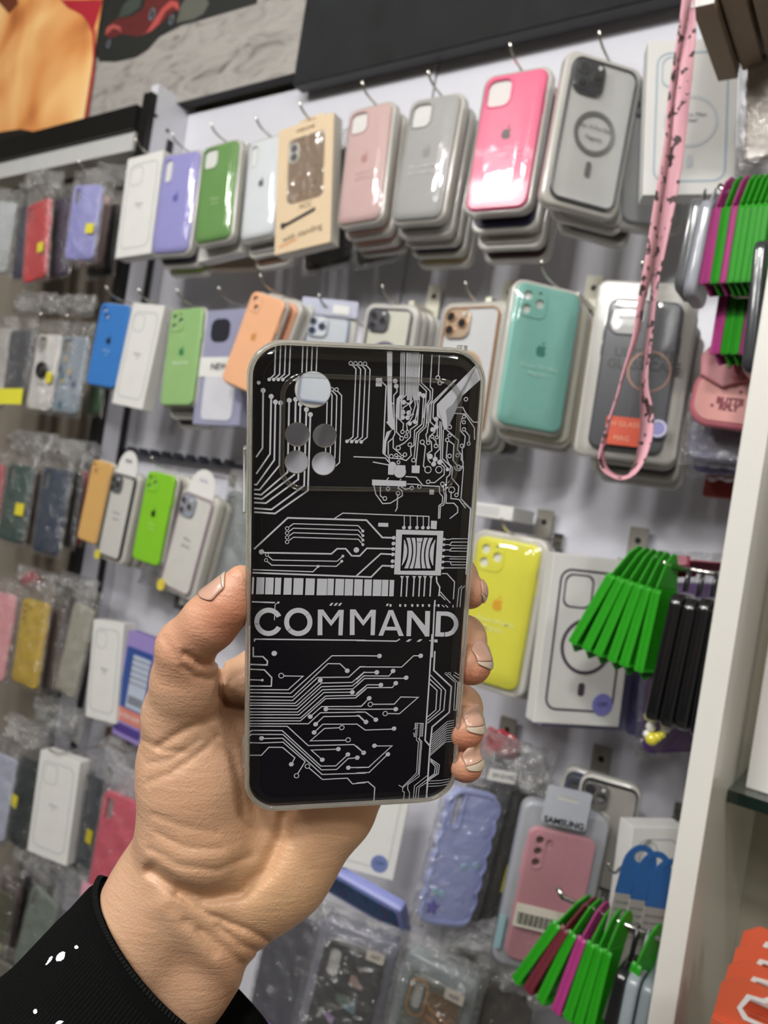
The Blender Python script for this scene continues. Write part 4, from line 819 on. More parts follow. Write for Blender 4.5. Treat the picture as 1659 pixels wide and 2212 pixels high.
# blue topped hang cards
for k, (px, py) in enumerate(((1384, 1862), (1416, 1876), (1447, 1892))):
    D = .668+.010*k; p = aty(px, py, D); f = math.radians(48)
    root = empty('hang_card', f'blue topped hang card with text, {ordw[k]} of three left of the white post', 'hang card', Matrix.Translation(p)@Matrix.Rotation(f, 4, 'Z')@Matrix.Rotation(math.radians(6), 4, 'Y'), 'blue topped hang cards')
    W, H = .032, .100
    top = [(W/2*math.cos(t), -.004+.018*math.sin(t)) for t in [math.pi*i/16 for i in range(17)]]
    hl = [(.007*math.cos(t), .004+.005*math.sin(t)) for t in [2*math.pi*i/16 for i in range(16)]]
    flat('blue_top', [[(W/2, -.028)]+top+[(-W/2, -.028)], hl], .0012, mat('card_blue', '#1f5590', .4), root)
    flat('card_body', [[(-W/2, -.028), (W/2, -.028), (W/2, -.028-H), (-W/2, -.028-H)]], .0012, mat('card_grey', '#8d8983', .5), root)
    for i in range(5): text('lettering', 'USB CHARGING CABLE', .0028, 0, -.036-.006*i, -.0003, INK, root)
hook(aty(1365, 1852, .70), .66, 'chrome wire hook holding the blue topped hang cards')
o = box('orange_card', tuple(aty(1432, 2095, .69)-Vector((.002, 0, .05))), tuple(aty(1432, 2095, .69)+Vector((.012, .002, .05))), mat('orange_card', '#d4761a', .5)); tag(o, 'plain orange card edge behind the blue topped hang cards', 'card')
# pink silicone wallet with embossed butterfly word
def wallet():
    M, W, H, f = solve([(1518, 745), (1690, 760), (1650, 960), (1478, 890)], .72, None)
    root = empty('silicone_wallet', 'pink silicone wallet case with raised rim and embossed letters beside the white post', 'wallet', M)
    pk = mat('wallet_pink', '#c06a78', .4); lp = mat('wallet_light', '#cf8c86', .4); dk = mat('wallet_ink', '#7a2434', .5, k=1)
    b = flat('wallet_body', [rr(0, H*.38, W, H*.76, .02)], .014, pk, root, bev=.005)
    flat('front_panel', [rr(0, H*.38, W*.86, H*.62, .016)], .002, lp, root, bev=.0008, yf=-.001)
    fl = [(-W*.42, H*.62), (-W*.46, H*.86), (-W*.36, H*1.0), (-W*.18, H*1.02), (W*.02, H*.98), (W*.06, H*.84), (W*.10, H*1.02), (W*.3, H*1.04), (W*.42, H*.8), (W*.3, H*.62), (W*.06, H*.56), (-W*.12, H*.48)]
    flat('flap', [fl], .006, mat('wallet_flap', '#c88086', .4), root, bev=.0018, yf=-.006)
    flat('bow', [[(0, H*.6), (-W*.06, H*.84), (0, H*.98), (W*.14, H*.98), (W*.12, H*.74), (W*.08, H*.58)]], .006, pk, root, bev=.002, yf=-.010)
    for x, z, h in ((-.30, .94, '#c8b850'), (-.16, .86, '#c88a5c'), (-.10, .76, '#8f9a5c')): flat('flower_dot', [ci(W*x, H*z, .0024, 14)], .0012, mat('dot_'+h[1:], h, .5), root, yf=-.007)
    text('lettering', 'BUTTE', .0075, .0, H*.30, -.0016, dk, root, bold=.0004); text('lettering', 'RFLY', .0075, .0, H*.22, -.0016, dk, root, bold=.0004)
    for x, z in ((.10, .46), (.3, .44), (-.2, .26), (.26, .08)): flat('rivet', [ci(W*x, H*z, .0014, 12)], .0008, dk, root, yf=-.0015)
wallet()
bagged('grey blue bagged case under the pink wallet', [(1502, 860), (1660, 870), (1640, 1010), (1475, 985)], .755, '#6d6d84', None, 131, hk=False, asp=None, top=.005)
bagged('violet edged bagged case second under the pink wallet', [(1510, 880), (1665, 900), (1645, 1035), (1490, 1015)], .785, '#5a4a90', None, 132, hk=False, asp=None, top=.005)
o = box('small_red_box', tuple(aty(1565, 1050, .83)-Vector((.02, 0, .012))), tuple(aty(1565, 1050, .83)+Vector((.03, .02, .012))), mat('red_card', '#8a2a1e', .5), None, .002); tag(o, 'small dull red box low behind the pink wallet', 'box')
# cartons at the top right
for k, q in enumerate(((1494, 18, 1541, 15, 118), (1553, -12, 1603, -14, 106), (1618, -30, 1668, -32, 118))):
    x0, y0, x1, y1, yf_ = q; A = aty(x0, y0, .60); B = aty(x1, y1, .60)
    root = empty('hanging_carton', f'narrow white carton with brown underside, {ordw[k]} from the left at the top right', 'box', Matrix.Translation(A), 'narrow cartons at the top right')
    wd = (B-A).x; box('carton', (0, 0, 0), (wd, .105, .12), mat('kraft_board', '#8f7a64', .6), root, .0006); box('white_front', (-.0002, -.0008, -.0002), (wd+.0002, .0002, .12), PAPER, root)
# film bag at the top right
bagged('clear film bag with a pale grip disc at the right border', [(1612, 120), (1700, 100), (1690, 330), (1608, 350)], .70, '#a49a8c', None, 141, hk=False, asp=None, top=.004)
# lanyard
def lanyard():
    A = [(1487, -25, 20), (1474, 60, 14), (1462, 130, 12), (1450, 220, 13), (1443, 300, 12), (1432, 380, 16), (1420, 450, 17), (1410, 520, 18), (1398, 590, 18), (1384, 660, 14), (1372, 730, 10), (1352, 790, 5), (1335, 850, 3), (1316, 910, 4), (1303, 960, 9), (1299, 990, 12), (1306, 1012, 13), (1322, 1026, 9), (1342, 1032, 9), (1362, 1024, 12), (1378, 1004, 16), (1388, 975, 22), (1396, 940, 26), (1398, 900, 27), (1395, 870, 22), (1392, 835, 14), (1394, 790, 11), (1402, 730, 12), (1408, 680, 9), (1414, 620, 12), (1424, 560, 16), (1434, 500, 22), (1444, 440, 28), (1454, 370, 32), (1462, 300, 36), (1470, 220, 38), (1479, 140, 36), (1489, 70, 26), (1492, 10, 14), (1490, -30, 10)]
    n = len(A); W = .0135; vs = []; fs = []; base = atd(1340, 1032, .60)
    P3 = []
    for i, (x, y, w_) in enumerate(A):
        s = i/(n-1); t = .60+.012*math.cos(s*math.pi*2)*0+(.010 if i > 18 else -.004)*min(1, abs(i-18)/8); P3.append((atd(x, y, t), w_*t/F))
    sub = []
    for i in range(n-1):
        for k in range(3):
            u = k/3; p0, p1, p2, p3 = (P3[max(i-1, 0)][0], P3[i][0], P3[i+1][0], P3[min(i+2, n-1)][0])
            q = .5*((2*p1)+(p2-p0)*u+(2*p0-5*p1+4*p2-p3)*u*u+(3*p1-p0-3*p2+p3)*u**3); sub.append((q, P3[i][1]*(1-u)+P3[i+1][1]*u))
    sub.append(P3[-1])
    for i, (p, w_) in enumerate(sub):
        d = (sub[min(i+1, len(sub)-1)][0]-sub[max(i-1, 0)][0]).normalized(); v = (p-CAMP).normalized(); sd = d.cross(v).normalized(); c = min(1, w_/W); s = math.sqrt(1-c*c)
        if sd.dot(RT) < 0 and i < 10: sd = -sd
        if i >= 10 and sd.dot(prev) < 0: sd = -sd
        prev = sd
        dirw = (sd*c+v*s).normalized()
        for e, th in ((-1, .0005), (1, .0005), (1, -.0005), (-1, -.0005)): vs.append(p+dirw*e*W/2+dirw.cross(d).normalized()*th-base)
    for i in range(len(sub)-1):
        for k in range(4): fs.append((i*4+k, i*4+(k+1) % 4, i*4+4+(k+1) % 4, i*4+4+k))
    m = bpy.data.materials.new('lanyard_cloth'); m.use_nodes = True; nt = m.node_tree; b = nt.nodes['Principled BSDF']; b.inputs['Roughness'].default_value = .6
    tc = nt.nodes.new('ShaderNodeTexCoord'); v1 = nt.nodes.new('ShaderNodeTexNoise'); v1.inputs['Scale'].default_value = 125; v1.inputs['Detail'].default_value = 2.5
    r = nt.nodes.new('ShaderNodeValToRGB'); e = r.color_ramp.elements; e[0].position = .585; e[0].color = lin('#cf98a4', 1.1); e[1].position = .605; e[1].color = lin('#3a2828')
    nt.links.new(tc.outputs['Object'], v1.inputs['Vector']); nt.links.new(v1.outputs['Fac'], r.inputs[0]); nt.links.new(r.outputs[0], b.inputs['Base Color'])
    o = raw('lanyard', vs, fs, m, None, True); o.location = base; tag(o, 'pink lanyard with small dark printed figures hanging in a long loop', 'lanyard')
lanyard()
# ------------------------------------------------------------------ bay right of the post
g0 = atx(1572, 1716, RP1+.001); zsh = g0.z
sh = empty('glass_shelf', 'dark edged glass shelf right of the white post', 'shelf', Matrix.Translation((RP1+.001, g0.y, zsh)))
box('glass_plate', (0, 0, -.004), (.6, .24, .004), film('shelf_glass', (.75, .85, .82), .1, .03, .05, 0), sh); box('dark_edge', (0, -.0015, -.0055), (.6, 0, .0042), mat('glass_edge', '#16241f', .15, coat=.8, k=1), sh)
wbp = empty('device_box', 'white box with black printed panel standing on the glass shelf at the right border', 'box', Matrix.Translation((aty(1612, 1690, g0.y+.02).x, g0.y+.02, zsh+.0045)))
box('carton', (0, 0, 0), (.09, .03, .35), PAPER, wbp, .001); flat('black_panel', [[(.012, .05), (.085, .05), (.085, .26), (.012, .26)]], .0005, DARK, wbp, yf=-.0006)
for k in range(4):
    p = atx(1588-k*16, 2010+k*62, RP1+.012+.003*k); y = .62-.028*k
    P0 = aty(1602-k*16, 1985+k*35, y+.02)
    root = empty('orange_carton', ('orange carton with white cloud shaped hanger hole, farthest of the four', 'orange carton with hanger hole, second farthest of the four', 'orange carton with hanger hole, second nearest of the four', 'orange and black carton printed with an orange word, nearest of the four')[k], 'box', Matrix.Translation(P0-Vector((0, 0, .12))), 'orange cartons right of the post')
    OR = mat('orange_board', '#c9542f', .5); 
    box('carton', (0, 0, 0), (.12, .018, .088), OR, root, .0006)
    cl = [(x_-.014, z_) for x_, z_ in ((.030, .100), (.034, .108), (.042, .109), (.048, .113), (.056, .109), (.064, .110), (.070, .104), (.088, .103), (.088, .097), (.034, .096))]
    flat('hang_flap', [[(0, .086), (.12, .086), (.12, .118), (.012, .118), (.002, .110)], cl], .0012, OR, root, yf=.004)
    flat('white_hole_edge', [[(x+(x-.046)*.10, z+(z-.103)*.35) for x, z in cl], cl], .0004, PAPER, root, yf=.0032)
    if k == 3:
        flat('black_panel', [[(.004, .004), (.12, .004), (.12, .085), (.004, .085)]], .0004, DARK, root, yf=-.0005); o = flat('word_badge', [rr(.045, .062, .06, .026, .012)], .0004, OR, root, yf=-.0009)
        text('lettering', 'Gerlax', .014, .045, .057, -.0014, PAPER, o)
# ------------------------------------------------------------------ the held case: a frame fitted to its four corners
KC = [(544, 731, .2385), (1065, 755, .25165), (975, 1729, .28765), (518, 1755, .27445)]
Q = [atd(*k) for k in KC]
CO = sum(Q, Vector())/4; EX = ((Q[1]-Q[0])+(Q[2]-Q[3])).normalized(); EN = EX.cross((Q[0]-Q[3])+(Q[1]-Q[2])).normalized(); EY = EN.cross(EX)
CW = ((Q[1]-Q[0]).length+(Q[2]-Q[3]).length)/2; CH = ((Q[0]-Q[3]).length+(Q[1]-Q[2]).length)/2
def k2(px, py):
    r = ray(px, py); t = (CO-CAMP).dot(EN)/r.dot(EN); q = CAMP+r*t-CO; return (q.dot(EX), q.dot(EY))
KM = Matrix((EX, -EN, EY)).transposed().to_4x4(); KM.translation = CO
held = empty('phone_case', 'clear edged phone case with silver circuit print and the word COMMAND, held in the hand', 'phone case', KM)
TPU = bpy.data.materials.new('clear_tpu'); TPU.use_nodes = True; nt = TPU.node_tree; b = nt.nodes['Principled BSDF']
b.inputs['Base Color'].default_value = (.985, .98, .93, 1); b.inputs['Transmission Weight'].default_value = .9; b.inputs['IOR'].default_value = 1.42; b.inputs['Roughness'].default_value = .06
n_ = nt.nodes.new('ShaderNodeTexNoise'); n_.inputs['Scale'].default_value = 90; tc_ = nt.nodes.new('ShaderNodeTexCoord'); bp_ = nt.nodes.new('ShaderNodeBump'); bp_.inputs['Strength'].default_value = .12; bp_.inputs['Distance'].default_value = .001
nt.links.new(tc_.outputs['Object'], n_.inputs['Vector']); nt.links.new(n_.outputs['Fac'], bp_.inputs['Height']); nt.links.new(bp_.outputs[0], b.inputs['Normal'])
HOLES = [(676.3, 841.8, 39.8), (642.6, 938.8, 26.6), (701.7, 941.5, 26.0), (640.8, 998.5, 25.9), (699.4, 1001.7, 26.1)]
hl = []
for (x, y, r) in HOLES:
    c = k2(x, y); hl.append(ci(c[0], c[1], (k2(x+r, y)[0]-c[0]), 48))
rim_o = rr(0, 0, CW, CH, .0118, 14); rim_i = rr(0, 0, CW-.0038, CH-.0034, .0100, 14)
rim = link('clear_bumper', flatmesh([rim_o, rim_i], .0098, .0014, -.0008), TPU, held, True)
me = rim.data
for p in me.polygons: p.use_smooth = abs(p.normal.y) < .98
# printed panel, gently curved down at its long edges
blk = bpy.data.materials.new('gloss_black_print'); blk.use_nodes = True; nt = blk.node_tree; b = nt.nodes['Principled BSDF']
b.inputs['Base Color'].default_value = (.006, .005, .008, 1); b.inputs['Roughness'].default_value = .12; b.inputs['Specular IOR Level'].default_value = .3; b.inputs['Coat Weight'].default_value = .25; b.inputs['Coat Roughness'].default_value = .03
tc_ = nt.nodes.new('ShaderNodeTexCoord'); n_ = nt.nodes.new('ShaderNodeTexNoise'); n_.inputs['Scale'].default_value = 60; bp_ = nt.nodes.new('ShaderNodeBump'); bp_.inputs['Strength'].default_value = .03; bp_.inputs['Distance'].default_value = .001
nt.links.new(tc_.outputs['Object'], n_.inputs['Vector']); nt.links.new(n_.outputs['Fac'], bp_.inputs['Height']); nt.links.new(bp_.outputs[0], b.inputs['Normal'])
flat('black_panel', [rr(0, 0, CW-.0036, CH-.0032, .0100, 14)]+hl, .0010, blk, held, yf=.0004)
# raised clear camera island with its own openings
i0, i1 = k2(606, 803), k2(1003, 803); j0 = k2(800, 1062); 
icx = (i0[0]+i1[0])/2; icz = (i0[1]+j0[1])/2; iw = i1[0]-i0[0]; ih = i0[1]-j0[1]
CLR = film('clear_gloss', gloss=.14, rough=.04, haze=.0, bump=0)
isl = link('camera_island', flatmesh([rr(icx, icz, iw, ih, .0075, 12), rr(icx, icz, iw-.0034, ih-.0034, .006, 12)], .0012, .0006, -.0008), CLR, held, True)
flat('lens_opening_rim', [[(x*1.0, z) for x, z in hl[0]], [(k2(676.3, 841.8)[0]+(x-k2(676.3, 841.8)[0])*.97, k2(676.3, 841.8)[1]+(z-k2(676.3, 841.8)[1])*.97) for x, z in hl[0]]], .0008, CHROME, held, yf=.0003)
for h in HOLES[1:]:
    c = k2(h[0], h[1]); rr_ = k2(h[0]+h[2], h[1])[0]-c[0]
    flat('lens_opening_rim', [ci(c[0], c[1], rr_, 40), ci(c[0], c[1], rr_*.965, 40)], .0008, CHROME, held, yf=.0003)
# side buttons and port lips of the bumper
def lb(name, px, y0, y1, dx0, dx1):
    a = k2(px, y0); c = k2(px, y1); sx = -CW/2 if px < 800 else CW/2
    box(name, (sx+dx0, .0015, c[1]), (sx+dx1, .0075, a[1]), TPU, rim, .0006)
lb('volume_button', 535, 968, 1118, -.0011, .0006); lb('power_button', 520, 1608, 1668, -.0008, .0006)
for x0, x1 in ((570, 615), (625, 690), (700, 715), (722, 782), (795, 865)):
    a = k2(x0, 1745); c = k2(x1, 1745); box('port_lip', (a[0], .0022, -CH/2-.0005), (c[0], .0062, -CH/2+.0010), TPU, rim, .0004)
c = k2(1005, 756); box('strap_notch', (c[0]-.0012, .001, CH/2-.0012), (c[0]+.0012, .007, CH/2+.0009), TPU, rim, .0005)
# ---- artwork: polylines, rings, dots, blocks drawn as raised print
AV = []; AF = []
AX, AZ = CW/2-.0019, CH/2-.0017
def poly2(P):
    n = len(AV); AV.extend([(x, -(len(AF) % 24)*1e-5, z) for x, z in P]); AF.append(tuple(range(n, n+len(P))))
def ribbon(P, w):
    P = [k2(*p) for p in P]; n = len(P); L = []; R = []
    for i in range(n):
        d0 = None if i == 0 else (Vector(P[i])-Vector(P[i-1])); d1 = None if i == n-1 else (Vector(P[i+1])-Vector(P[i]))
        if d0 is not None and d0.length < 1e-9: d0 = d1
        if d1 is not None and d1.length < 1e-9: d1 = d0
        a = (d0 or d1).normalized(); c_ = (d1 or d0).normalized(); t = (a+c_)
        if t.length < .2: t = a
        t = t.normalized(); nn = Vector((-t.y, t.x)); k = max(.45, nn.dot(Vector((-a.y, a.x))))
        o = nn*(w/2/k); p = Vector(P[i]); L.append(p+o); R.append(p-o)
    for i in range(n-1): poly2([tuple(L[i]), tuple(L[i+1]), tuple(R[i+1]), tuple(R[i])])
def clampP(p): return (max(-AX, min(AX, p[0])), max(-AZ, min(AZ, p[1])))
MMPX = CW/490
def line(P, w=3.0): ribbon(P, w*MMPX)
def dot(x, y, r=5.5):
    c = k2(x, y); poly2(ci(c[0], c[1], r*MMPX, 18))
def ring(x, y, r=5.5, w=2.4, n=20):
    c = k2(x, y); R = r*MMPX; q = (r-w)*MMPX; a = ci(c[0], c[1], R, n); b_ = ci(c[0], c[1], q, n)
    for i in range(n): j = (i+1) % n; poly2([a[i], a[j], b_[j], b_[i]])
def blk4(P): poly2([k2(*p) for p in P])
def T(ox, oy, s): return lambda L: [(ox+x*s, oy+y*s) for x, y in L]
z1 = T(520, 720, .18083); z2 = T(780, 720, .18083); z3 = T(520, 1080, .3255); z4 = T(510, 1370, .18087); z5 = T(770, 1370, .18087)
# upper left traces (first four bend left into dots)
for i, (x, xd) in enumerate(((418, 340), (478, 394), (537, 449), (595, 503))):
    line(z1([(x, 140), (x-(x-xd)*.16, 490), (xd, 552)]), 2.6); dot(*z1([(xd, 552)])[0], 3.6)
for x in (744, 797, 856, 914): line(z1([(x, 150), (x-12, 470)]), 2.4)
dot(*z1([(665, 555)])[0], 3.6); line(z1([(665, 555), (700, 510)]), 2.4)
dot(*z1([(215, 590)])[0], 3.8)
for (x, y, yb, ye) in ((268, 683, 1370, 1480), (364, 755, 1440, 1680), (415, 822, 1515, 1810), (477, 832, 1580, 1870)):
    xe = 175; line(z1([(x, y), (x-14 if x > 300 else x-8, yb)]+([(185, ye)] if x < 400 else [(190 if x < 450 else 225, ye), (160, ye-2)])), 3.4); dot(*z1([(x, y)])[0], 5)
line(z1([(580, 802), (560, 1660), (245, 1930), (160, 1920)]), 3.6); dot(*z1([(580, 802)])[0], 5)
line(z1([(657, 790), (640, 1690), (255, 1980), (160, 1970)]), 3.6); dot(*z1([(657, 790)])[0], 5)
line(z1([(713, 845), (688, 1745), (300, 2030), (160, 2022)]), 3.6); dot(*z1([(713, 845)])[0], 5)
line(z1([(785, 912), (758, 1820), (368, 2105), (160, 2090)]), 3.6); dot(*z1([(785, 912)])[0], 5)
line(z1([(833, 972), (803, 1880), (410, 2155), (160, 2138)]), 3.6); dot(*z1([(833, 972)])[0], 5)
# centre four ringed traces
for i, x in enumerate((1316, 1372, 1429, 1485)):
    y = 358+i*2; ring(*z1([(x, y)])[0], 4.6, 1.9); line(z1([(x+16, y+18), (x+62, y+70), (x+26, y+880), (x-43, 1292+i*2)]), 2.4); dot(*z1([(x-45, 1292+i*2)])[0], 3.8)
# right of lens group
for i, x in enumerate((1035, 1092, 1148, 1206)):
    line(z1([(x-50 if i > 1 else x-14, 690 if i > 1 else 715), (x, 745), (x-8, 1080), (x-26, 1545), (x-75, 1590)]), 2.4)
ring(*z1([(1090, 670)])[0], 4.4, 1.9); ring(*z1([(1145, 672)])[0], 4.4, 1.9); dot(*z1([(1105, 1290)])[0], 4.4)
# upper right cluster
blk4(z2([(310, 215), (375, 215), (368, 800), (400, 1150), (352, 1110), (318, 1060)]))
blk4(z2([(318, 1040), (400, 1020), (402, 1150), (372, 1155)])); blk4(z2([(372, 1150), (345, 1180), (305, 1290), (292, 1440), (262, 1440), (275, 1290), (305, 1180)])); blk4(z2([(300, 1062), (322, 1042), (390, 1130), (370, 1150)]))
blk4(z2([(178, 532), (253, 532), (248, 636), (175, 634)])); line(z2([(245, 575), (300, 630), (262, 1430), (330, 1490), (345, 1550)]), 2.6)
blk4(z2([(1395, 352), (1455, 380), (1470, 515), (1095, 850), (1020, 905), (1010, 950), (1035, 990), (1030, 1150), (990, 1150), (970, 1040), (905, 990), (905, 850)]))
line(z2([(1140, 552), (868, 842), (862, 1010), (905, 1065), (880, 1120)]), 2.6); line(z2([(1120, 560), (840, 840), (830, 1060), (880, 1110)]), 2.4)
for i, (x, d) in enumerate(((480, 0), (500, 6), (520, 10), (548, 16))):
    line(z2([(x, 225), (x-10, 740), (x-48-6*i, 790), (x-60-i*4, 1000+i*18)]), 2.4)
for i in range(11):
    x = 560+i*13; line(z2([(x, 228), (x-6, 745), (x+12 if i > 4 else x-8, 800)]), 1.7)
line(z2([(708, 245), (692, 602), (780, 690), (772, 800), (745, 1010)]), 2.4); line(z2([(735, 250), (720, 590), (825, 690), (825, 790), (788, 850), (790, 1080)]), 2.4)
line(z2([(850, 255), (828, 640), (858, 668), (850, 800), (812, 850), (812, 1050), (790, 1190)]), 2.4); line(z2([(937, 260), (925, 515)]), 2.2)
for x, y, r in ((918, 532, 5.2), (943, 592, 5.2), (1254, 788, 4.8), (1052, 887, 4), (1096, 883, 4), (1056, 950, 5.2), (1230, 997, 4.4), (1230, 1063, 4.4), (1230, 1148, 4.6), (1287, 1318, 4.4), (1060, 1120, 5), (1058, 1220, 4.6), (1030, 1275, 4.8), (1204, 1344, 4.6), (1155, 1458, 4.8), (1058, 1466, 5), (1165, 1597, 5), (803, 1775, 5), (973, 1800, 5), (1084, 1872, 7.5), (1141, 1932, 4.8), (800, 1630, 8), (931, 1630, 8), (496, 1178, 4.6), (554, 1178, 4.2), (486, 1256, 5), (540, 1230, 4.4), (584, 1330, 5), (445, 1370, 5.4), (732, 1300, 5.4), (802, 1308, 4.6), (896, 1346, 5), (852, 1235, 4.2), (906, 1243, 4.2), (362, 1470, 5), (420, 1457, 4.2), (453, 1484, 4.2), (525, 1450, 4.8), (492, 1476, 4), (448, 1540, 4.2), (628, 1516, 5), (323, 1857, 4.8), (285, 1974, 5), (443, 1913, 5), (606, 1848, 4.8), (697, 1832, 4.8)):
    ring(*z2([(x, y)])[0], r, 2.0, 16)
for x, y, r in ((408, 571, 5), (422, 631, 5), (700, 726, 5), (748, 746, 5), (510, 825, 5), (502, 944, 5), (570, 950, 5), (498, 1005, 5), (558, 1008, 5), (583, 1080, 4.4), (646, 1060, 4.4), (898, 1027, 5), (855, 1150, 5), (900, 1120, 5), (824, 1472, 6), (886, 1505, 5.4), (940, 1540, 5.4), (868, 1562, 5.4), (1033, 1627, 4), (375, 1580, 8), (464, 1655, 13)):
    dot(*z2([(x, y)])[0], r)
blk4(z2([(606, 1578), (702, 1580), (697, 1672), (604, 1668)])); blk4(z2([(325, 1560), (400, 1550), (390, 1692), (322, 1688)])); blk4(z2([(400, 1572), (532, 1580), (530, 1680), (400, 1690)]))
blk4(z2([(132, 1748), (542, 1766), (540, 1832), (132, 1818)])); blk4(z2([(820, 1868), (874, 1870), (872, 1930), (816, 1928)]))
for P_ in ([(432, 655), (430, 700), (392, 740), (392, 860)], [(362, 830), (400, 850)], [(700, 750), (672, 1090), (590, 1150), (590, 1240), (520, 1310), (445, 1350)], [(748, 760), (728, 1085), (640, 1160), (632, 1340), (590, 1370), (600, 1460), (540, 1520), (470, 1500), (360, 1490)],
           [(775, 800), (748, 1110), (665, 1190), (632, 1500)], [(800, 850), (775, 1120), (692, 1200), (655, 1580)], [(480, 760), (450, 800), (452, 1020), (508, 1080), (500, 1160)], [(500, 780), (425, 860), (425, 1180), (480, 1240)], [(392, 860), (405, 1200), (385, 1240), (385, 1370), (480, 1450)],
           [(385, 1250), (325, 1300), (325, 1460)], [(510, 825), (580, 840), (600, 790)], [(502, 944), (502, 890), (590, 830), (600, 780)], [(570, 950), (600, 910), (580, 860), (620, 800)], [(558, 1008), (620, 960), (650, 860), (640, 770)], [(583, 1080), (650, 1030), (680, 880), (665, 780)], [(646, 1060), (655, 1010), (690, 900), (700, 740)], [(554, 1170), (545, 1080), (590, 1040), (630, 960)],
           [(740, 1320), (770, 1350), (745, 1590), (770, 1610)], [(790, 1190), (775, 1210), (790, 1300)], [(906, 1065), (880, 1180), (820, 1230), (812, 1270), (840, 1300), (845, 1400), (790, 1440), (800, 1510), (830, 1550)], [(915, 1040), (912, 1235)], [(860, 1250), (896, 1290), (900, 1340)],
           [(945, 1050), (935, 1390), (885, 1440), (885, 1500)], [(965, 1060), (950, 1500), (1030, 1610)], [(985, 1150), (972, 1495), (1070, 1590), (1060, 1690), (1025, 1720), (1010, 1880), (1020, 1940), (1015, 2030), (1110, 2030), (1155, 2080), (1155, 2140), (1060, 2215)],
           [(1020, 1150), (1165, 1280), (1150, 1390), (1200, 1450), (1195, 1510), (1225, 1540), (1215, 1590), (1180, 1600)], [(1035, 1290), (1020, 1480), (1050, 1560), (1090, 1600), (1085, 1730), (1170, 1830), (1160, 1920)], [(1050, 1285), (1110, 1330), (1100, 1520), (1160, 1590)],
           [(1030, 990), (1060, 1020), (1062, 1110)], [(1110, 885), (1215, 885), (1250, 950), (1340, 1060), (1418, 1065)], [(1075, 952), (1240, 965), (1355, 1130), (1355, 1270)], [(1215, 1000), (1190, 1060), (1185, 1160), (1245, 1230), (1230, 1360), (1210, 1380), (1215, 1540), (1225, 1610), (1195, 1980), (1312, 2095), (1305, 2215)], [(1240, 1160), (1297, 1230), (1290, 1310)],
           [(1120, 1590), (1120, 1620), (1150, 1640), (1180, 1640), (1215, 1600)], [(1078, 1885), (1075, 1975), (1170, 1985), (1250, 2090)], [(530, 1712), (660, 1720), (740, 1820), (935, 1830), (940, 1910), (975, 1950), (970, 2030), (930, 2060), (925, 2215)], [(545, 1800), (680, 1805), (700, 1820)], [(985, 1820), (990, 1900), (1005, 1940), (990, 2050), (950, 2070), (942, 2215)],
           [(820, 1784), (880, 1785), (995, 1690), (995, 1600), (945, 1560)], [(-90, 1475), (290, 1490), (350, 1560)], [(140, 1538), (340, 1575)], [(155, 1820), (175, 1920), (258, 2035), (350, 2030), (495, 1940), (490, 1880), (440, 1850), (455, 1830)], [(230, 1830), (230, 1940), (270, 1970)], [(480, 1830), (530, 1865), (590, 1850)],
           [(440, 1920), (432, 2090), (410, 2130)], [(330, 1725), (305, 1760)], [(480, 1740), (465, 1760)]):
    line(z2(P_), 2.3)
# chip band
line(z3([(88, 328), (312, 120), (835, 135), (940, 250), (1015, 252)]), 3.6); line(z3([(622, 124), (678, 88), (1250, 110), (1248, 180)]), 2.2)
for i, x in enumerate((1086, 1126, 1172, 1212)): line(z3([(x, 108), (x, 182)]), 1.8)
for x in (1083, 1122, 1170, 1209, 1245): dot(*z3([(x, 184)])[0], 4)
for i in range(4):
    y = 190+30*i; ring(*z3([(308, y)])[0], 4.4, 1.6); line(z3([(320, y-10), (350, y-32), (780, y-19), (812, y+17)]), 2.1); dot(*z3([(811, y+17)])[0], 3.2)
line(z3([(138, 350), (602, 358), (640, 324), (697, 324), (738, 372), (790, 373), (838, 322), (1015, 326)]), 3.4); dot(*z3([(138, 346)])[0], 5.6); dot(*z3([(768, 333)])[0], 6)
ring(*z3([(174, 365)])[0], 4, 1.5); line(z3([(182, 374), (212, 400), (640, 408), (677, 376)]), 2.2); dot(*z3([(678, 374)])[0], 3.2)
ring(*z3([(168, 400)])[0], 4, 1.5); line(z3([(176, 410), (206, 434), (635, 442), (670, 410)]), 2.2); dot(*z3([(671, 408)])[0], 3.2)
line(z3([(80, 464), (480, 478), (514, 443)]), 2.4); dot(*z3([(514, 442)])[0], 3.2); line(z3([(78, 484), (866, 513), (940, 437), (1008, 440)]), 3.6); line(z3([(768, 505), (930, 358), (1010, 362)]), 3.4)
for y in (252, 290, 326, 362, 407, 441): dot(*z3([(1016-(y-252)*.05, y)])[0], 4.2)
for P_ in ([(1032, 197), (1344, 206), (1344, 236), (1032, 228)], [(1028, 470), (1328, 470), (1326, 502), (1018, 494)], [(1032, 197), (1072, 198), (1058, 496), (1018, 494)], [(1306, 206), (1346, 207), (1328, 502), (1288, 500)]): blk4(z3(P_))
def bow(m0, m1, e0, e1, z0=252, z1=455):
    for i in range(8):
        q = []
        for t in (i/8, (i+1)/8):
            k = (2*t-1)**2; z = z0+(z1-z0)*t; sk = -14*(t-.35); q.append((m0+(e0-m0)*k+sk, m1+(e1-m1)*k+sk, z))
        blk4(z3([(q[0][0], q[0][2]), (q[0][1], q[0][2]), (q[1][1], q[1][2]), (q[1][0], q[1][2])]))
bow(1083, 1108, 1078, 1082, 264, 436); bow(1117, 1138, 1094, 1120); bow(1147, 1164, 1128, 1153); bow(1172, 1194, 1162, 1204)
bow(1202, 1219, 1213, 1238); bow(1228, 1249, 1246, 1272); bow(1258, 1284, 1284, 1288, 264, 436)
blk4(z3([(914, 152), (980, 154), (980, 180), (912, 177)])); blk4(z3([(1264, 138), (1304, 140), (1300, 196), (1262, 192)]))
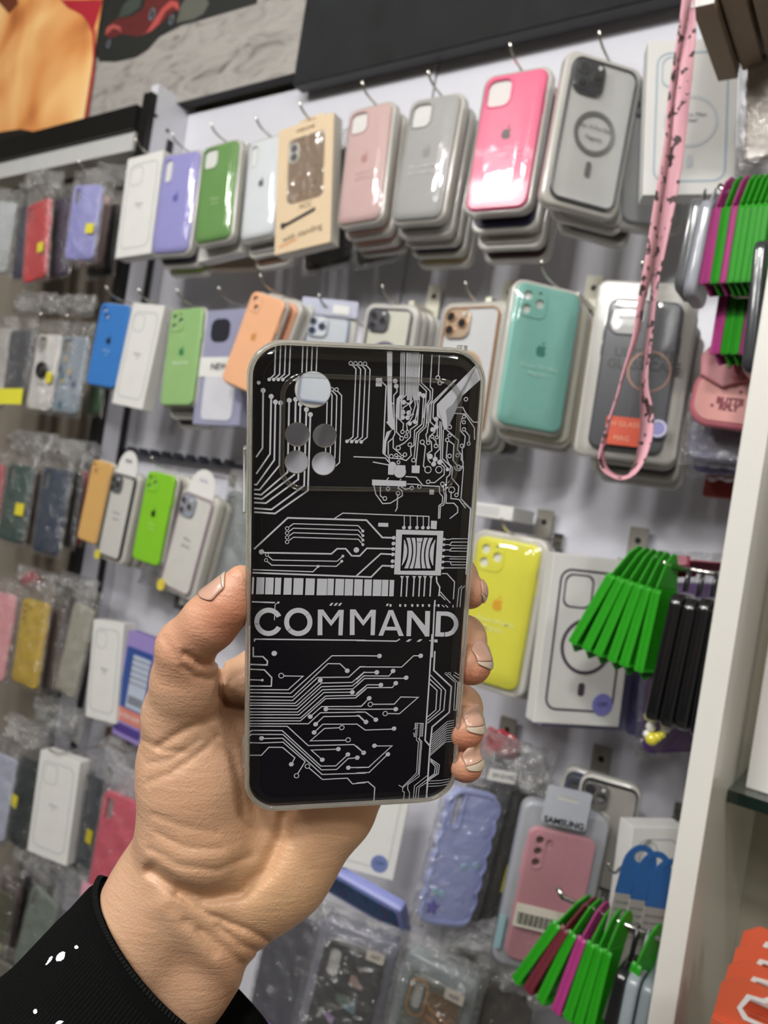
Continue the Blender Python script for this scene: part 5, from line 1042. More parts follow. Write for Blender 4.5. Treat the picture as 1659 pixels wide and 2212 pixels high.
for y, s in ((262, -3), (298, 22), (334, -20), (376, 12), (412, -8), (452, -12)):
    dot(*z3([(1352-(y-262)*.06, y)])[0], 3.2)
for y, (x, y2) in zip((262, 297, 332, 375, 411, 452), ((1525, 258), (1525, 280), (1525, 320), (1520, 378), (1515, 432), (1510, 452))):
    line(z3([(1350, y), (1390, y), (1400, y2), (x, y2)]), 1.9)
for y in (303, 340, 392, 412): line(z3([(1385, y), (1520, y+2)]), 1.7)
line(z3([(1525, 60), (1495, 495)]), 2.2); line(z3([(1480, 20), (1527, 62), (1500, 470)]), 2.2)
for x in (1072, 1107, 1152, 1190, 1225, 1265): line(z3([(x, 508), (x-8, 642)]), 3.0); blk4(z3([(x-14, 505), (x+12, 506), (x+2, 524), (x-4, 524)]))
line(z3([(1300, 508), (1302, 545), (1322, 580), (1316, 640)]), 3.2); line(z3([(1335, 490), (1370, 490), (1420, 545), (1412, 660)]), 2.2); line(z3([(1320, 605), (1392, 685)]), 2.0); line(z3([(1318, 625), (1358, 665)]), 2.0)
line(z3([(1470, 570), (1448, 590), (1436, 712)]), 2.0); line(z3([(1488, 572), (1466, 590), (1455, 712)]), 2.0)
for a, b_ in ((78, 90), (106, 158), (166, 220), (229, 270), (288, 340), (352, 417), (432, 493), (508, 575), (578, 620), (630, 688), (694, 748), (756, 812), (822, 872), (880, 936), (940, 982), (990, 1020)):
    t = lambda x: 513+(x-78)*.0205
    blk4(z3([(a, t(a)), (b_, t(b_)), (b_-5, t(b_)+112-.004*b_), (a-5, t(a)+113-.004*a)]))
for x in (592, 622, 650): blk4(z3([(x+10, 684), (x+24, 684), (x+10, 704), (x-5, 702)]))
blk4(z3([(972, 688), (984, 690), (976, 706), (963, 704)]))
for x in (988, 1052, 1086, 1132, 1168, 1202, 1244, 1306): blk4(z3([(x, 692), (x+14, 693), (x+13, 710), (x, 709)]))
line(z3([(1335, 697), (1352, 712)]), 2); line(z3([(1358, 697), (1376, 714)]), 2); line(z3([(1410, 697), (1409, 715)]), 2)
line(z3([(75, 676), (228, 682)]), 3); line(z3([(248, 682), (228, 697), (224, 800)]), 1.8); dot(*z3([(250, 682)])[0], 2.4)
# COMMAND
def arcstroke(cx, cy, rx, ry, w, a0, a1, n=40):
    for i in range(n):
        t0 = math.radians(a0+(a1-a0)*i/n); t1 = math.radians(a0+(a1-a0)*(i+1)/n)
        blk4(z3([(cx+rx*math.cos(t0), cy-ry*math.sin(t0)), (cx+rx*math.cos(t1), cy-ry*math.sin(t1)), (cx+(rx-w)*math.cos(t1), cy-(ry-w)*math.sin(t1)), (cx+(rx-w)*math.cos(t0), cy-(ry-w)*math.sin(t0))]))
arcstroke(184, 810, 94, 94, 33, 26, 334); arcstroke(382, 811, 94, 94, 33, 0, 360, 48)
def q4(*P_): blk4(z3(P_))
for o in (0, 214):
    q4((512+o, 728), (534+o, 728), (543+o, 898), (510+o, 898)); q4((542+o-30+2, 728), (548+o, 728), (600+o, 800), (600+o, 838))
    q4((650+o, 730), (684+o, 731), (600+o, 838), (600+o, 800)); q4((657+o, 752), (684+o, 731), (676+o, 899), (650+o, 899)); q4((512+o, 728), (542+o, 728), (542+o, 898), (510+o, 898)); q4((654+o, 731), (684+o, 731), (676+o, 899), (648+o, 899))
q4((982, 732), (1010, 732), (945, 902), (914, 902)); q4((985, 732), (1012, 732), (1083, 904), (1050, 904)); q4((958, 842), (1052, 844), (1062, 868), (948, 866))
q4((1106, 736), (1137, 736), (1130, 905), (1100, 905)); q4((1106, 736), (1138, 736), (1252, 868), (1250, 906), (1225, 906)); q4((1225, 738), (1258, 738), (1252, 907), (1222, 907))
q4((1300, 740), (1330, 740), (1324, 907), (1290, 907)); q4((1300, 740), (1360, 741), (1362, 770), (1300, 768)); q4((1292, 878), (1352, 880), (1350, 908), (1290, 907)); arcstroke(1358, 824, 88, 84, 30, -92, 92, 30)
line(z3([(1290, 665), (1286, 700), (1270, 1045)]), 3.4); line(z3([(1282, 705), (1300, 700)]), 2.5)
line(z4([(218, 92), (222, 62), (1548, 76)]), 3); line(z5([(0, 78), (478, 86), (520, 60)]), 3)
for x in (592, 720): blk4(z5([(x+35, 62), (x+72, 64), (x+35, 94), (x-2, 92)]))
blk4(z5([(932, 62), (970, 66), (970, 102), (932, 100)])); line(z5([(870, 78), (930, 84)]), 2.5)
# lower field
line(z4([(205, 155), (205, 268), (320, 270), (375, 325), (370, 370), (165, 362)]), 3.2); line(z4([(165, 420), (338, 428), (426, 520), (420, 622), (162, 620)]), 3); line(z4([(162, 545), (310, 550)]), 2.6); dot(*z4([(312, 550)])[0], 3.2); dot(*z4([(456, 230)])[0], 6)
ring(*z4([(540, 498)])[0], 6.4, 2); dots4 = [(1328, 438), (1006, 552), (1388, 694), (886, 986), (1073, 896), (950, 1076), (932, 1174), (304, 1248), (660, 1558), (1030, 1504), (1222, 1376), (1336, 1440), (1448, 1478), (1342, 1598), (1524, 1420), (1552, 1052)]
for p in dots4: dot(*z4([p])[0], 5.4)
for p in ((1264, 1118), (1338, 1264), (852, 1580), (722, 1694)): ring(*z4([p])[0], 6.2, 2)
for P_ in ([(575, 500), (800, 503), (622, 665), (160, 663)], [(158, 700), (652, 706), (1145, 258), (1548, 258)], [(156, 745), (680, 750), (1098, 355), (1242, 357), (1328, 438)], [(156, 788), (676, 794), (975, 520), (1345, 516), (1482, 390), (1548, 392)], [(156, 825), (704, 828), (1006, 552)], [(154, 852), (724, 856), (1022, 586), (1386, 578), (1530, 455), (1548, 458)], [(154, 892), (724, 896), (1020, 628), (1388, 618), (1530, 498), (1548, 498)], [(152, 930), (738, 932), (1032, 664), (1394, 655), (1530, 534), (1548, 534)],
           [(152, 965), (752, 966), (1050, 700), (1386, 696)], [(150, 1003), (768, 1005), (1068, 742), (1430, 732), (1548, 628)], [(150, 1038), (768, 1038), (1070, 772), (1428, 764), (1548, 660)], [(148, 1072), (864, 1072), (1006, 940), (1548, 932)], [(886, 986), (1022, 866), (1495, 864), (1548, 810)], [(1073, 896), (1548, 900)], [(950, 1076), (1046, 985), (1465, 978), (1540, 1050)], [(932, 1174), (1036, 1075), (1440, 1075), (1548, 1152)],
           [(1234, 1122), (1056, 1130), (888, 1278), (1308, 1270)], [(148, 1102), (612, 1104), (862, 1334), (1408, 1322), (1524, 1420)], [(148, 1190), (186, 1152), (550, 1154), (1012, 1578), (1190, 1576), (1336, 1440)], [(146, 1232), (182, 1198), (560, 1200), (1020, 1622), (1200, 1618), (1340, 1486), (1448, 1478)], [(304, 1248), (556, 1244), (1026, 1676), (1548, 1660)], [(144, 1296), (300, 1300), (556, 1290), (826, 1525), (738, 1668)], [(140, 1450), (302, 1450), (392, 1354), (556, 1356), (702, 1480), (662, 1556)],
           [(1222, 1376), (898, 1388), (1030, 1504)], [(1342, 1598), (1548, 1592)], [(872, 1600), (1032, 1738), (1330, 1722), (1390, 1790), (1548, 1775)]):
    line(z4(P_), 2.5)
for p in ((275, 262), (768, 260), (243, 457), (438, 440), (594, 521), (292, 608), (470, 586), (152, 766), (470, 896), (232, 1022), (115, 1052), (450, 1132), (216, 1336), (88, 1420), (10, 1480), (376, 1438)): dot(*z5([p])[0], 5.4)
for p in ((166, 840), (344, 950)): ring(*z5([p])[0], 6.2, 2)
for p in ((1072, 474), (1112, 472)): ring(*z5([p])[0], 3.2, 1.2)
for P_ in ([(0, 258), (275, 262)], [(0, 430), (45, 392), (540, 394), (684, 258), (768, 260)], [(0, 545), (92, 458), (243, 457)], [(0, 585), (88, 498), (388, 500), (438, 440)], [(0, 618), (98, 533), (594, 530)], [(0, 715), (130, 608), (292, 608)], [(0, 752), (130, 642), (430, 640), (470, 586)], [(0, 864), (60, 862), (152, 766)], [(200, 840), (452, 838), (530, 752), (738, 756), (515, 952), (378, 950)], [(0, 900), (470, 896)],
           [(0, 930), (108, 932), (232, 1022)], [(0, 975), (30, 972), (115, 1052)], [(0, 1070), (104, 1146), (450, 1134)], [(216, 1336), (425, 1334), (146, 1590), (0, 1596)], [(376, 1438), (152, 1656), (0, 1662)], [(0, 1340), (88, 1420)], [(0, 1782), (140, 1768), (220, 1836), (208, 2020)]):
    line(z5(P_), 2.5)
line(z5([(938, 205), (925, 435), (1135, 630), (1110, 935), (905, 1110), (880, 1340), (835, 1980)]), 3.6); line(z5([(905, 0), (870, 560), (820, 1270), (880, 1340)]), 3.4)
for P_, w_ in (([(885, 488), (1065, 672), (1044, 908), (848, 1065)], 2.4), ([(880, 540), (1014, 665), (996, 905), (850, 1030)], 2.4), ([(876, 590), (962, 672), (948, 905), (848, 990)], 2.4), ([(1078, 490), (1185, 580), (1165, 910), (1190, 914)], 2), ([(1118, 488), (1215, 580), (1190, 910)], 2), ([(1160, 488), (1225, 530)], 2), ([(1175, 458), (1225, 490)], 2)):
    line(z5(P_), w_)
for i in range(10):
    line(z5([(905-i*3, 1205+i*28), (1085-i*2, 1048+i*27), (1172-i*1.5, 1030+i*28)]), 1.7)
for i in range(3): line(z5([(885, 1490+14*i), (992-24*i, 1565+10*i), (980-24*i, 1670), (860, 1750-14*i)]), 2.0)
for i in range(3): line(z5([(862, 1756+32*i), (1000, 1750+31*i), (1110, 1732+28*i)]), 1.6)
for k, x in enumerate((700, 750)):
    for j in range(14): blk4(z5([(x+(8-j*.8), 1075+j*10.5), (x+(40-j*.8), 1075+j*10.5), (x+(40-j*.8), 1080+j*10.5), (x+(8-j*.8), 1080+j*10.5)]))
line(z5([(682, 1135), (700, 1128), (702, 1068), (800, 1070), (790, 1222), (755, 1222)]), 1.7); line(z5([(678, 1185), (690, 1190), (690, 1225), (720, 1228)]), 1.7)
for P_ in ([(720, 1228), (718, 1270), (742, 1292), (718, 1660), (548, 1830), (505, 1805)], [(755, 1222), (752, 1250), (782, 1285), (750, 1700), (615, 1800), (612, 1850), (635, 1900), (628, 1985)], [(738, 1245), (765, 1290), (738, 1670), (552, 1838), (552, 1880), (572, 1885), (562, 1990)], [(845, 1695), (695, 1815), (680, 1985)], [(845, 1740), (722, 1835), (705, 1985)], [(845, 1772), (750, 1835), (735, 1985)]):
    line(z5(P_), 1.7)
ART = bpy.data.materials.new('silver_print'); ART.use_nodes = True; b = ART.node_tree.nodes['Principled BSDF']
b.inputs['Base Color'].default_value = lin('#b9bbc2', 1.1); b.inputs['Roughness'].default_value = .45; b.inputs['Coat Weight'].default_value = .5; b.inputs['Coat Roughness'].default_value = .05; b.inputs['Metallic'].default_value = .0
# keep the print on the panel and out of the lens openings
HC = [(*k2(x, y), (k2(x+r, y)[0]-k2(x, y)[0])) for x, y, r in HOLES]
def inpanel(x, z):
    return abs(x) <= AX+1e-6 and abs(z) <= AZ+1e-6
bmA = bmesh.new()
vmap = [bmA.verts.new((x, y, z)) for x, y, z in AV]
for f_ in AF:
    try: bmA.faces.new([vmap[i] for i in f_])
    except ValueError: pass
bmesh.ops.triangulate(bmA, faces=bmA.faces[:])
for co, no in (((AX, 0, 0), (1, 0, 0)), ((-AX, 0, 0), (-1, 0, 0)), ((0, 0, AZ), (0, 0, 1)), ((0, 0, -AZ), (0, 0, -1))):
    bmesh.ops.bisect_plane(bmA, geom=bmA.verts[:]+bmA.edges[:]+bmA.faces[:], plane_co=co, plane_no=no, clear_outer=True)
rc = .0100; k_ = (AX-rc*(1-.7071), AZ-rc*(1-.7071))
for sx in (1, -1):
    for sz in (1, -1): 
        for aa in (22.5, 45, 67.5):
            n_v = Vector((sx*math.cos(math.radians(aa)), 0, sz*math.sin(math.radians(aa)))); pc = Vector((sx*(AX-rc), 0, sz*(AZ-rc)))+n_v*rc
            bmesh.ops.bisect_plane(bmA, geom=bmA.verts[:]+bmA.edges[:]+bmA.faces[:], plane_co=pc, plane_no=n_v, clear_outer=True)
kill = []
for (hx, hz, hr) in HC:     # cut edges along the opening, then drop what lies inside it
    for a in range(24):
        t = 2*math.pi*a/24; n_v = Vector((math.cos(t), 0, math.sin(t))); pc = Vector((hx, 0, hz))+n_v*hr
        near = [f_ for f_ in bmA.faces if min(v.co.x for v in f_.verts) < hx+hr and max(v.co.x for v in f_.verts) > hx-hr and min(v.co.z for v in f_.verts) < hz+hr and max(v.co.z for v in f_.verts) > hz-hr]
        g = set(near); 
        for f_ in near: g.update(f_.verts); g.update(f_.edges)
        bmesh.ops.bisect_plane(bmA, geom=list(g), plane_co=pc, plane_no=n_v)
    kill = [f_ for f_ in bmA.faces if math.hypot(f_.calc_center_median().x-hx, f_.calc_center_median().z-hz) < hr*.998]
    bmesh.ops.delete(bmA, geom=kill, context='FACES')
for f_ in bmA.faces:
    if f_.normal.y > 0: f_.normal_flip()
me = bpy.data.meshes.new('circuit_artwork'); bmA.to_mesh(me); bmA.free()
art = link('circuit_artwork', me, ART, held); art.location = (0, .00028, 0)

# the bumper's front skin rolls over the panel edge: a clear convex border
SK = film('clear_skin', gloss=.03, rough=.05, haze=0, bump=.05, bscale=20)
vs = []; fs = []; rings_ = 10; base_n = None
for j in range(rings_+1):
    s_ = j/rings_; ins_ = .0019+s_*.0036; lp = rr(0, 0, CW-2*ins_, CH-2*ins_, max(.0035, .0100-ins_+.0019), 12); base_n = len(lp)
    for x, z in lp: vs.append((x, -.0022*math.sin(s_*math.pi/2)**.8+.0012 if False else .0004-.0012*math.sin(s_*math.pi/2), z))
for j in range(rings_):
    for i in range(base_n): i2 = (i+1) % base_n; fs.append((j*base_n+i, j*base_n+i2, (j+1)*base_n+i2, (j+1)*base_n+i))
raw('clear_front_skin', vs, fs, SK, held, True)
# ------------------------------------------------------------------ the hand
CXv, CYv, CZv = [np.array(v) for v in (cX, cY, cZ)]
C0 = np.array(CAMP)
def cf(px, py, t):                       # camera-frame metres (x right, y up, z towards the lens) of a point in the room
    q = np.array(atd(px, py, t))-C0; return np.array([q@CXv, q@CYv, q@CZv])
def tow(p): return Vector(C0+p[0]*CXv+p[1]*CYv+p[2]*CZv)
def N(px, py, t, r): return (cf(px, py, t), r*t/F)
def sleeve_pt(px, py, t): return cf(px, py, t)
CH_ = {
 'palm': (.012, [
   [N(420, 1660, .296, 112), N(428, 1790, .298, 122)],            # ball of the thumb
   [N(395, 1540, .290, 78), N(425, 1660, .296, 108)],
   [N(700, 1745, .315, 104), N(598, 1870, .314, 106), N(492, 1978, .310, 90)],   # little-finger side
   [N(560, 1560, .322, 100), N(590, 1720, .324, 118), N(520, 1880, .316, 118)],
   [N(430, 1800, .304, 112), N(400, 1920, .308, 108)],
   [N(385, 1935, .308, 98), N(300, 2060, .306, 92), N(190, 2210, .300, 98)],
   [N(368, 1880, .306, 82), N(344, 1925, .307, 88), N(258, 2040, .305, 86)],
   [N(474, 1996, .312, 78), N(415, 2105, .312, 84), N(320, 2260, .306, 98)],
   [N(640, 1640, .326, 95), N(720, 1700, .322, 90)],
   [N(455, 1500, .306, 62), N(560, 1500, .316, 74)]]),
 'thumb': (.006, [[N(397, 1545, .287, 78), N(404, 1470, .279, 70), N(402, 1398, .271, 57), N(455, 1342, .265, 55), N(497, 1300, .2625, 46), N(521, 1251, .2615, 31)]]),
 'index': (.004, [[N(528, 1492, .315, 64), N(640, 1385, .317, 58), N(850, 1290, .314, 48), N(985, 1245, .298, 42), N(1014, 1279, .284, 37)]]),
 'middle': (.004, [[N(640, 1560, .322, 66), N(900, 1400, .318, 50), N(1000, 1378, .300, 46), N(1017, 1435, .2855, 45)]]),
 'ring': (.004, [[N(680, 1640, .326, 66), N(890, 1530, .320, 50), N(992, 1528, .302, 46), N(1003, 1576, .287, 43)]]),
 'little': (.004, [[N(720, 1700, .322, 64), N(890, 1640, .318, 44), N(990, 1638, .300, 40), N(1006, 1652, .288, 38)]]),
}
h = .0009
allp = [p for k, ch in CH_.values() for c in ch for p in c]
lo = np.min([p-r for p, r in allp], 0)-.006; hi = np.max([p+r for p, r in allp], 0)+.006
# stop the forearm inside the sleeve
lo[1] = max(lo[1], cf(300, 2290, .30)[1])
nx, ny, nz = [int((hi[i]-lo[i])/h)+1 for i in range(3)]
gx = (lo[0]+h*np.arange(nx)).astype(np.float32)[:, None, None]; gy = (lo[1]+h*np.arange(ny)).astype(np.float32)[None, :, None]; gz = (lo[2]+h*np.arange(nz)).astype(np.float32)[None, None, :]
def smin(a, b, k):
    hh = np.clip(.5+.5*(b-a)/k, 0, 1); return b+(a-b)*hh-k*hh*(1-hh)
def cone(a, ra, b, rb):
    d = (b-a).astype(np.float32); L2 = float(d@d)
    t = np.clip(((gx-a[0])*d[0]+(gy-a[1])*d[1]+(gz-a[2])*d[2])/L2, 0, 1)
    return np.sqrt((gx-a[0]-t*d[0])**2+(gy-a[1]-t*d[1])**2+(gz-a[2]-t*d[2])**2)-(ra+(rb-ra)*t)
def group(name):
    k, chs = CH_[name]; D = None
    for c in chs:
        for (a, ra), (b, rb) in zip(c[:-1], c[1:]):
            s = cone(a, ra, b, rb); D = s if D is None else smin(D, s, k)
    return D
palm = group('palm'); D = smin(palm, group('thumb'), .0075)
fg = None
for q in ('index', 'middle', 'ring', 'little'):
    g = group(q); fg = g if fg is None else smin(fg, g, .0012)
D = smin(D, fg, .006)
# folds: shallow grooves along drawn lines on the front of the hand
depth = -gz; PXX = CX+F*gx/depth; PYY = CY-F*gy/depth
def groove(D, pts, amp, wd, soft=1.0):
    best = None
    for (x0, y0), (x1, y1) in zip(pts[:-1], pts[1:]):
        dx, dy = x1-x0, y1-y0; t = np.clip(((PXX-x0)*dx+(PYY-y0)*dy)/(dx*dx+dy*dy), 0, 1)
        d = (PXX-x0-t*dx)**2+(PYY-y0-t*dy)**2; best = d if best is None else np.minimum(best, d)
    return D+amp*np.exp(-best/(wd*wd))
for pts, amp, wd in (
   ([(400, 1412), (430, 1432), (455, 1436), (480, 1418)], .0020, 7), ([(395, 1440), (420, 1462), (455, 1468), (478, 1455)], .0009, 6), ([(352, 1378), (368, 1398), (380, 1422)], .0006, 5),
   ([(478, 1440), (474, 1500), (488, 1522), (540, 1530)], .0026, 7), ([(488, 1522), (470, 1545), (440, 1560), (400, 1575), (345, 1610)], .0011, 8),
   ([(310, 1600), (350, 1620), (400, 1625)], .0006, 6), ([(320, 1690), (370, 1670), (440, 1620), (470, 1590)], .0007, 7), ([(318, 1650), (370, 1640), (430, 1600)], .0005, 5),
   ([(330, 1760), (400, 1785), (470, 1800)], .0005, 6), ([(340, 1800), (400, 1830), (480, 1835)], .0006, 6), ([(325, 1835), (390, 1870), (470, 1880), (540, 1850)], .0008, 8),
   ([(330, 1880), (375, 1915), (440, 1940), (520, 1930), (575, 1880), (610, 1800), (615, 1760)], .0030, 16),
   ([(380, 1930), (450, 1975), (540, 2010), (575, 2030)], .0013, 7), ([(400, 1990), (450, 2020), (520, 2080)], .0009, 9), ([(470, 2000), (520, 2040), (565, 2060)], .0010, 6), ([(430, 2010), (465, 2060)], .0008, 7),
   ([(430, 1560), (500, 1620), (520, 1700), (525, 1760)], .0010, 9), ([(540, 1440), (500, 1470), (480, 1500)], .0004, 5)):
    D = groove(D, pts, amp, wd)
for pts, amp, wd in (([(350, 1960), (420, 2040), (500, 2120)], .0016, 26), ([(560, 1960), (620, 1880), (680, 1800)], .0008, 30)):
    D = groove(D, pts, -amp, wd)
# surface nets
ins = D < 0
c8 = np.zeros((nx-1, ny-1, nz-1), np.int8)
for i in (0, 1):
    for j in (0, 1):
        for k in (0, 1): c8 += ins[i:nx-1+i, j:ny-1+j, k:nz-1+k]
act = (c8 > 0) & (c8 < 8); idx = -np.ones(act.shape, np.int64); A = np.argwhere(act); idx[act] = np.arange(len(A))
acc = np.zeros((len(A), 3)); cnt = np.zeros(len(A))
E8 = [(i, j, k) for i in (0, 1) for j in (0, 1) for k in (0, 1)]
for a in E8:
    for b in E8:
        if sum(b)-sum(a) == 1 and all(b[i] >= a[i] for i in range(3)):
            da = D[A[:, 0]+a[0], A[:, 1]+a[1], A[:, 2]+a[2]]; db = D[A[:, 0]+b[0], A[:, 1]+b[1], A[:, 2]+b[2]]
            m_ = (da < 0) != (db < 0); t = np.where(m_, da/np.where(da == db, 1, da-db), 0)
            acc += np.where(m_[:, None], np.array(a)+t[:, None]*(np.array(b)-np.array(a)), 0); cnt += m_
V = (A+acc/cnt[:, None])*h+lo
faces = []
for ax in range(3):
    o1, o2 = [(1, 2), (2, 0), (0, 1)][ax]
    s0 = [slice(1, -1)]*3; s0[ax] = slice(0, -1); s1 = [slice(1, -1)]*3; s1[ax] = slice(1, None)
    a_, b_ = ins[tuple(s0)], ins[tuple(s1)]; ch = np.argwhere(a_ != b_)
    P0 = ch.copy(); P0[:, o1] += 1; P0[:, o2] += 1
    def gi(d1, d2):
        q = P0.copy(); q[:, o1] -= d1; q[:, o2] -= d2; return idx[q[:, 0], q[:, 1], q[:, 2]]
    fq = np.stack([gi(1, 1), gi(0, 1), gi(0, 0), gi(1, 0)], 1); flip = ~a_[ch[:, 0], ch[:, 1], ch[:, 2]]; fq[flip] = fq[flip][:, ::-1]; faces.append(fq)
FQ = np.concatenate(faces); FQ = FQ[(FQ >= 0).all(1)]
VW = C0+V@np.array([CXv, CYv, CZv])
hb = VW.mean(0)
hand = bpy.data.objects.new('hand', None)
me = bpy.data.meshes.new('hand'); me.from_pydata((VW-hb).tolist(), [], FQ.tolist()); me.update()
skin = bpy.data.materials.new('skin'); skin.use_nodes = True; nt = skin.node_tree; b = nt.nodes['Principled BSDF']
bpy.data.objects.remove(hand); hand = link('person', me, skin, None, True); hand.location = hb
tag(hand, 'left hand and forearm in a black sleeve, thumb and fingers gripping the circuit phone case', 'person')
sm = hand.modifiers.new('smooth', 'SMOOTH'); sm.factor = .5; sm.iterations = 3
# skin colour: pads of the fingers and the thumb are redder, the palm paler
pads = [(cf(515, 1330, .262), .016, 1.0), (cf(440, 1385, .262), .018, .5), (cf(1040, 1450, .283), .010, 1.0), (cf(1010, 1480, .280), .010, 1.0), (cf(1035, 1600, .284), .010, 1.0), (cf(1010, 1612, .28), .010, 1.0), (cf(1015, 1680, .285), .009, .9), (cf(1015, 1305, .28), .009, .7), (cf(560, 2050, .30), .02, .35), (cf(600, 1830, .29), .03, .25)]
red = np.zeros(len(V))
for p, r, s in pads: red = np.maximum(red, s*np.exp(-((V-p)**2).sum(1)/(r*r)))
pale = np.exp(-((V-cf(600, 1900, .295))**2).sum(1)/(.03**2))*.5
ca = me.color_attributes.new('tone', 'FLOAT_COLOR', 'POINT')
ca.data.foreach_set('color', np.stack([red, pale, red*0, red*0+1], 1).astype(np.float32).ravel())
at = nt.nodes.new('ShaderNodeAttribute'); at.attribute_name = 'tone'; sp = nt.nodes.new('ShaderNodeSeparateColor'); nt.links.new(at.outputs['Color'], sp.inputs[0])
tc_ = nt.nodes.new('ShaderNodeTexCoord')
def noise(sc_, det=3, dist=0):
    n_ = nt.nodes.new('ShaderNodeTexNoise'); n_.inputs['Scale'].default_value = sc_; n_.inputs['Detail'].default_value = det; n_.inputs['Distortion'].default_value = dist; nt.links.new(tc_.outputs['Object'], n_.inputs['Vector']); return n_
def mixc(f_, a, c_):
    m_ = nt.nodes.new('ShaderNodeMix'); m_.data_type = 'RGBA'; 
    nt.links.new(f_, m_.inputs[0])
    for s_, v in ((6, a), (7, c_)):
        if isinstance(v, tuple): m_.inputs[s_].default_value = v
        else: nt.links.new(v, m_.inputs[s_])
    return m_.outputs[2]
base = mixc(noise(28, 4).outputs['Fac'], lin('#bd9274', 1.08), lin('#cfa88a', 1.08))
base = mixc(sp.outputs['Red'], base, lin('#bb775c', 1.1)); base = mixc(sp.outputs['Green'], base, lin('#d2ac80', 1.15))
nt.links.new(base, b.inputs['Base Color']); b.inputs['Roughness'].default_value = .46; b.inputs['Subsurface Weight'].default_value = .12; b.inputs['Subsurface Scale'].default_value = .004; b.inputs['Subsurface Radius'].default_value = (1, .35, .2)
vo = nt.nodes.new('ShaderNodeTexVoronoi'); vo.inputs['Scale'].default_value = 950; nt.links.new(tc_.outputs['Object'], vo.inputs['Vector'])
mp = nt.nodes.new('ShaderNodeMapping'); mp.inputs['Rotation'].default_value = (0, .5, .3); mp.inputs['Scale'].default_value = (60, 60, 330); nt.links.new(tc_.outputs['Object'], mp.inputs[0])
nw = nt.nodes.new('ShaderNodeTexNoise'); nw.inputs['Scale'].default_value = 1; nw.inputs['Detail'].default_value = 3; nw.inputs['Distortion'].default_value = .8; nt.links.new(mp.outputs[0], nw.inputs['Vector'])
ad = nt.nodes.new('ShaderNodeMath'); ad.operation = 'MULTIPLY_ADD'; ad.inputs[1].default_value = .35; nt.links.new(vo.outputs['Distance'], ad.inputs[0]); nt.links.new(nw.outputs['Fac'], ad.inputs[2])
bp_ = nt.nodes.new('ShaderNodeBump'); bp_.inputs['Strength'].default_value = .55; bp_.inputs['Distance'].default_value = .0006; nt.links.new(ad.outputs[0], bp_.inputs['Height']); nt.links.new(bp_.outputs[0], b.inputs['Normal'])
# ---- nails
NAIL = mat('nail', '#bd9683', .28, coat=.35, k=1.1); TIP = mat('nail_tip', '#c4b4a2', .3, coat=.3, k=1.0)
import mathutils
HB = mathutils.bvhtree.BVHTree.FromPolygons([Vector(v) for v in VW.tolist()], FQ.tolist())
def nail(px, py, t, ax, nm, r, L, wa, curve=.3, free=.25):
    """curved plate on the finger round the point; ax along the finger to its tip, nm outwards (camera axes)"""
    C_ = cf(px, py, t); a = np.array(ax, float); a /= np.linalg.norm(a); n_ = np.array(nm, float); n_ -= a*(n_@a); n_ /= np.linalg.norm(n_); s_ = np.cross(a, n_)
    offs = {}
    def patch(name, v0, v1, m, par, lift):
        vs = []; fs = []; nu, nv = 12, 12
        for j in range(nv+1):
            v = v0+(v1-v0)*j/nv
            for i in range(nu+1):
                u = i/nu*2-1; w_ = wa*(1-max(0, -v-.35)**2*2.8)*(1-max(0, v-.7)**2*1.5)
                e = u*w_; q = C_+a*(v*L/2-(.20*L*u*u*v if v > 0 else .14*L*u*u*v))+(n_*math.cos(e)+s_*math.sin(e))*(r+lift)-n_*curve*L*max(0, v)**2*.25
                rd = n_*math.cos(e)+s_*math.sin(e); wd = (tow(q-rd)-tow(q)).normalized(); hit = HB.ray_cast(tow(q+rd*.006), wd)
                of = (hit[0]-tow(q)).dot(wd) if hit[0] is not None else None      # how far below the ideal plate the skin lies
                pv = offs.get(i, 0.)
                if of is None or of > .0030: of = pv
                of = max(pv-.0004, min(pv+.0004, of)) if i in offs else max(-.002, min(.0022, of)); offs[i] = of
                vs.append(tow(q)+wd*(of-lift-.0004)-Vector(hb))
        for j in range(nv):
            for i in range(nu): k = j*(nu+1)+i; fs.append((k, k+1, k+nu+2, k+nu+1))
        o = raw(name, vs, fs, m, par, True); so = o.modifiers.new('t', 'SOLIDIFY'); so.thickness = .0005; so.offset = 0; sm_ = o.modifiers.new('s', 'SMOOTH'); sm_.factor = .4; sm_.iterations = 4; return o
    o = patch('fingernail', -.72, 1-2*free, NAIL, hand, .0001)
    patch('nail_tip', 1-2*free, 1.0, TIP, o, .0001)
R_ = lambda px_, t: px_*t/F
nail(490, 1290, .2625, (.62, .80, .02), (-.80, .62, .38), R_(44, .2625), .0135, .95, .2, .12)
nail(1022, 1278, .2845, (.15, -.95, .35), (.93, .12, .42), R_(36, .2845), .0105, .75, .3, .16)
nail(1013, 1425, .2865, (.40, -.86, .32), (.90, .38, .42), R_(46, .287), .0140, .92, .25, .18)
nail(1000, 1560, .2885, (.30, -.90, .30), (.82, .30, .62), R_(45, .288), .0130, .92, .3, .22)
nail(1000, 1646, .289, (.45, -.80, .3), (.70, .35, .70), R_(40, .289), .0115, .80, .3, .24)
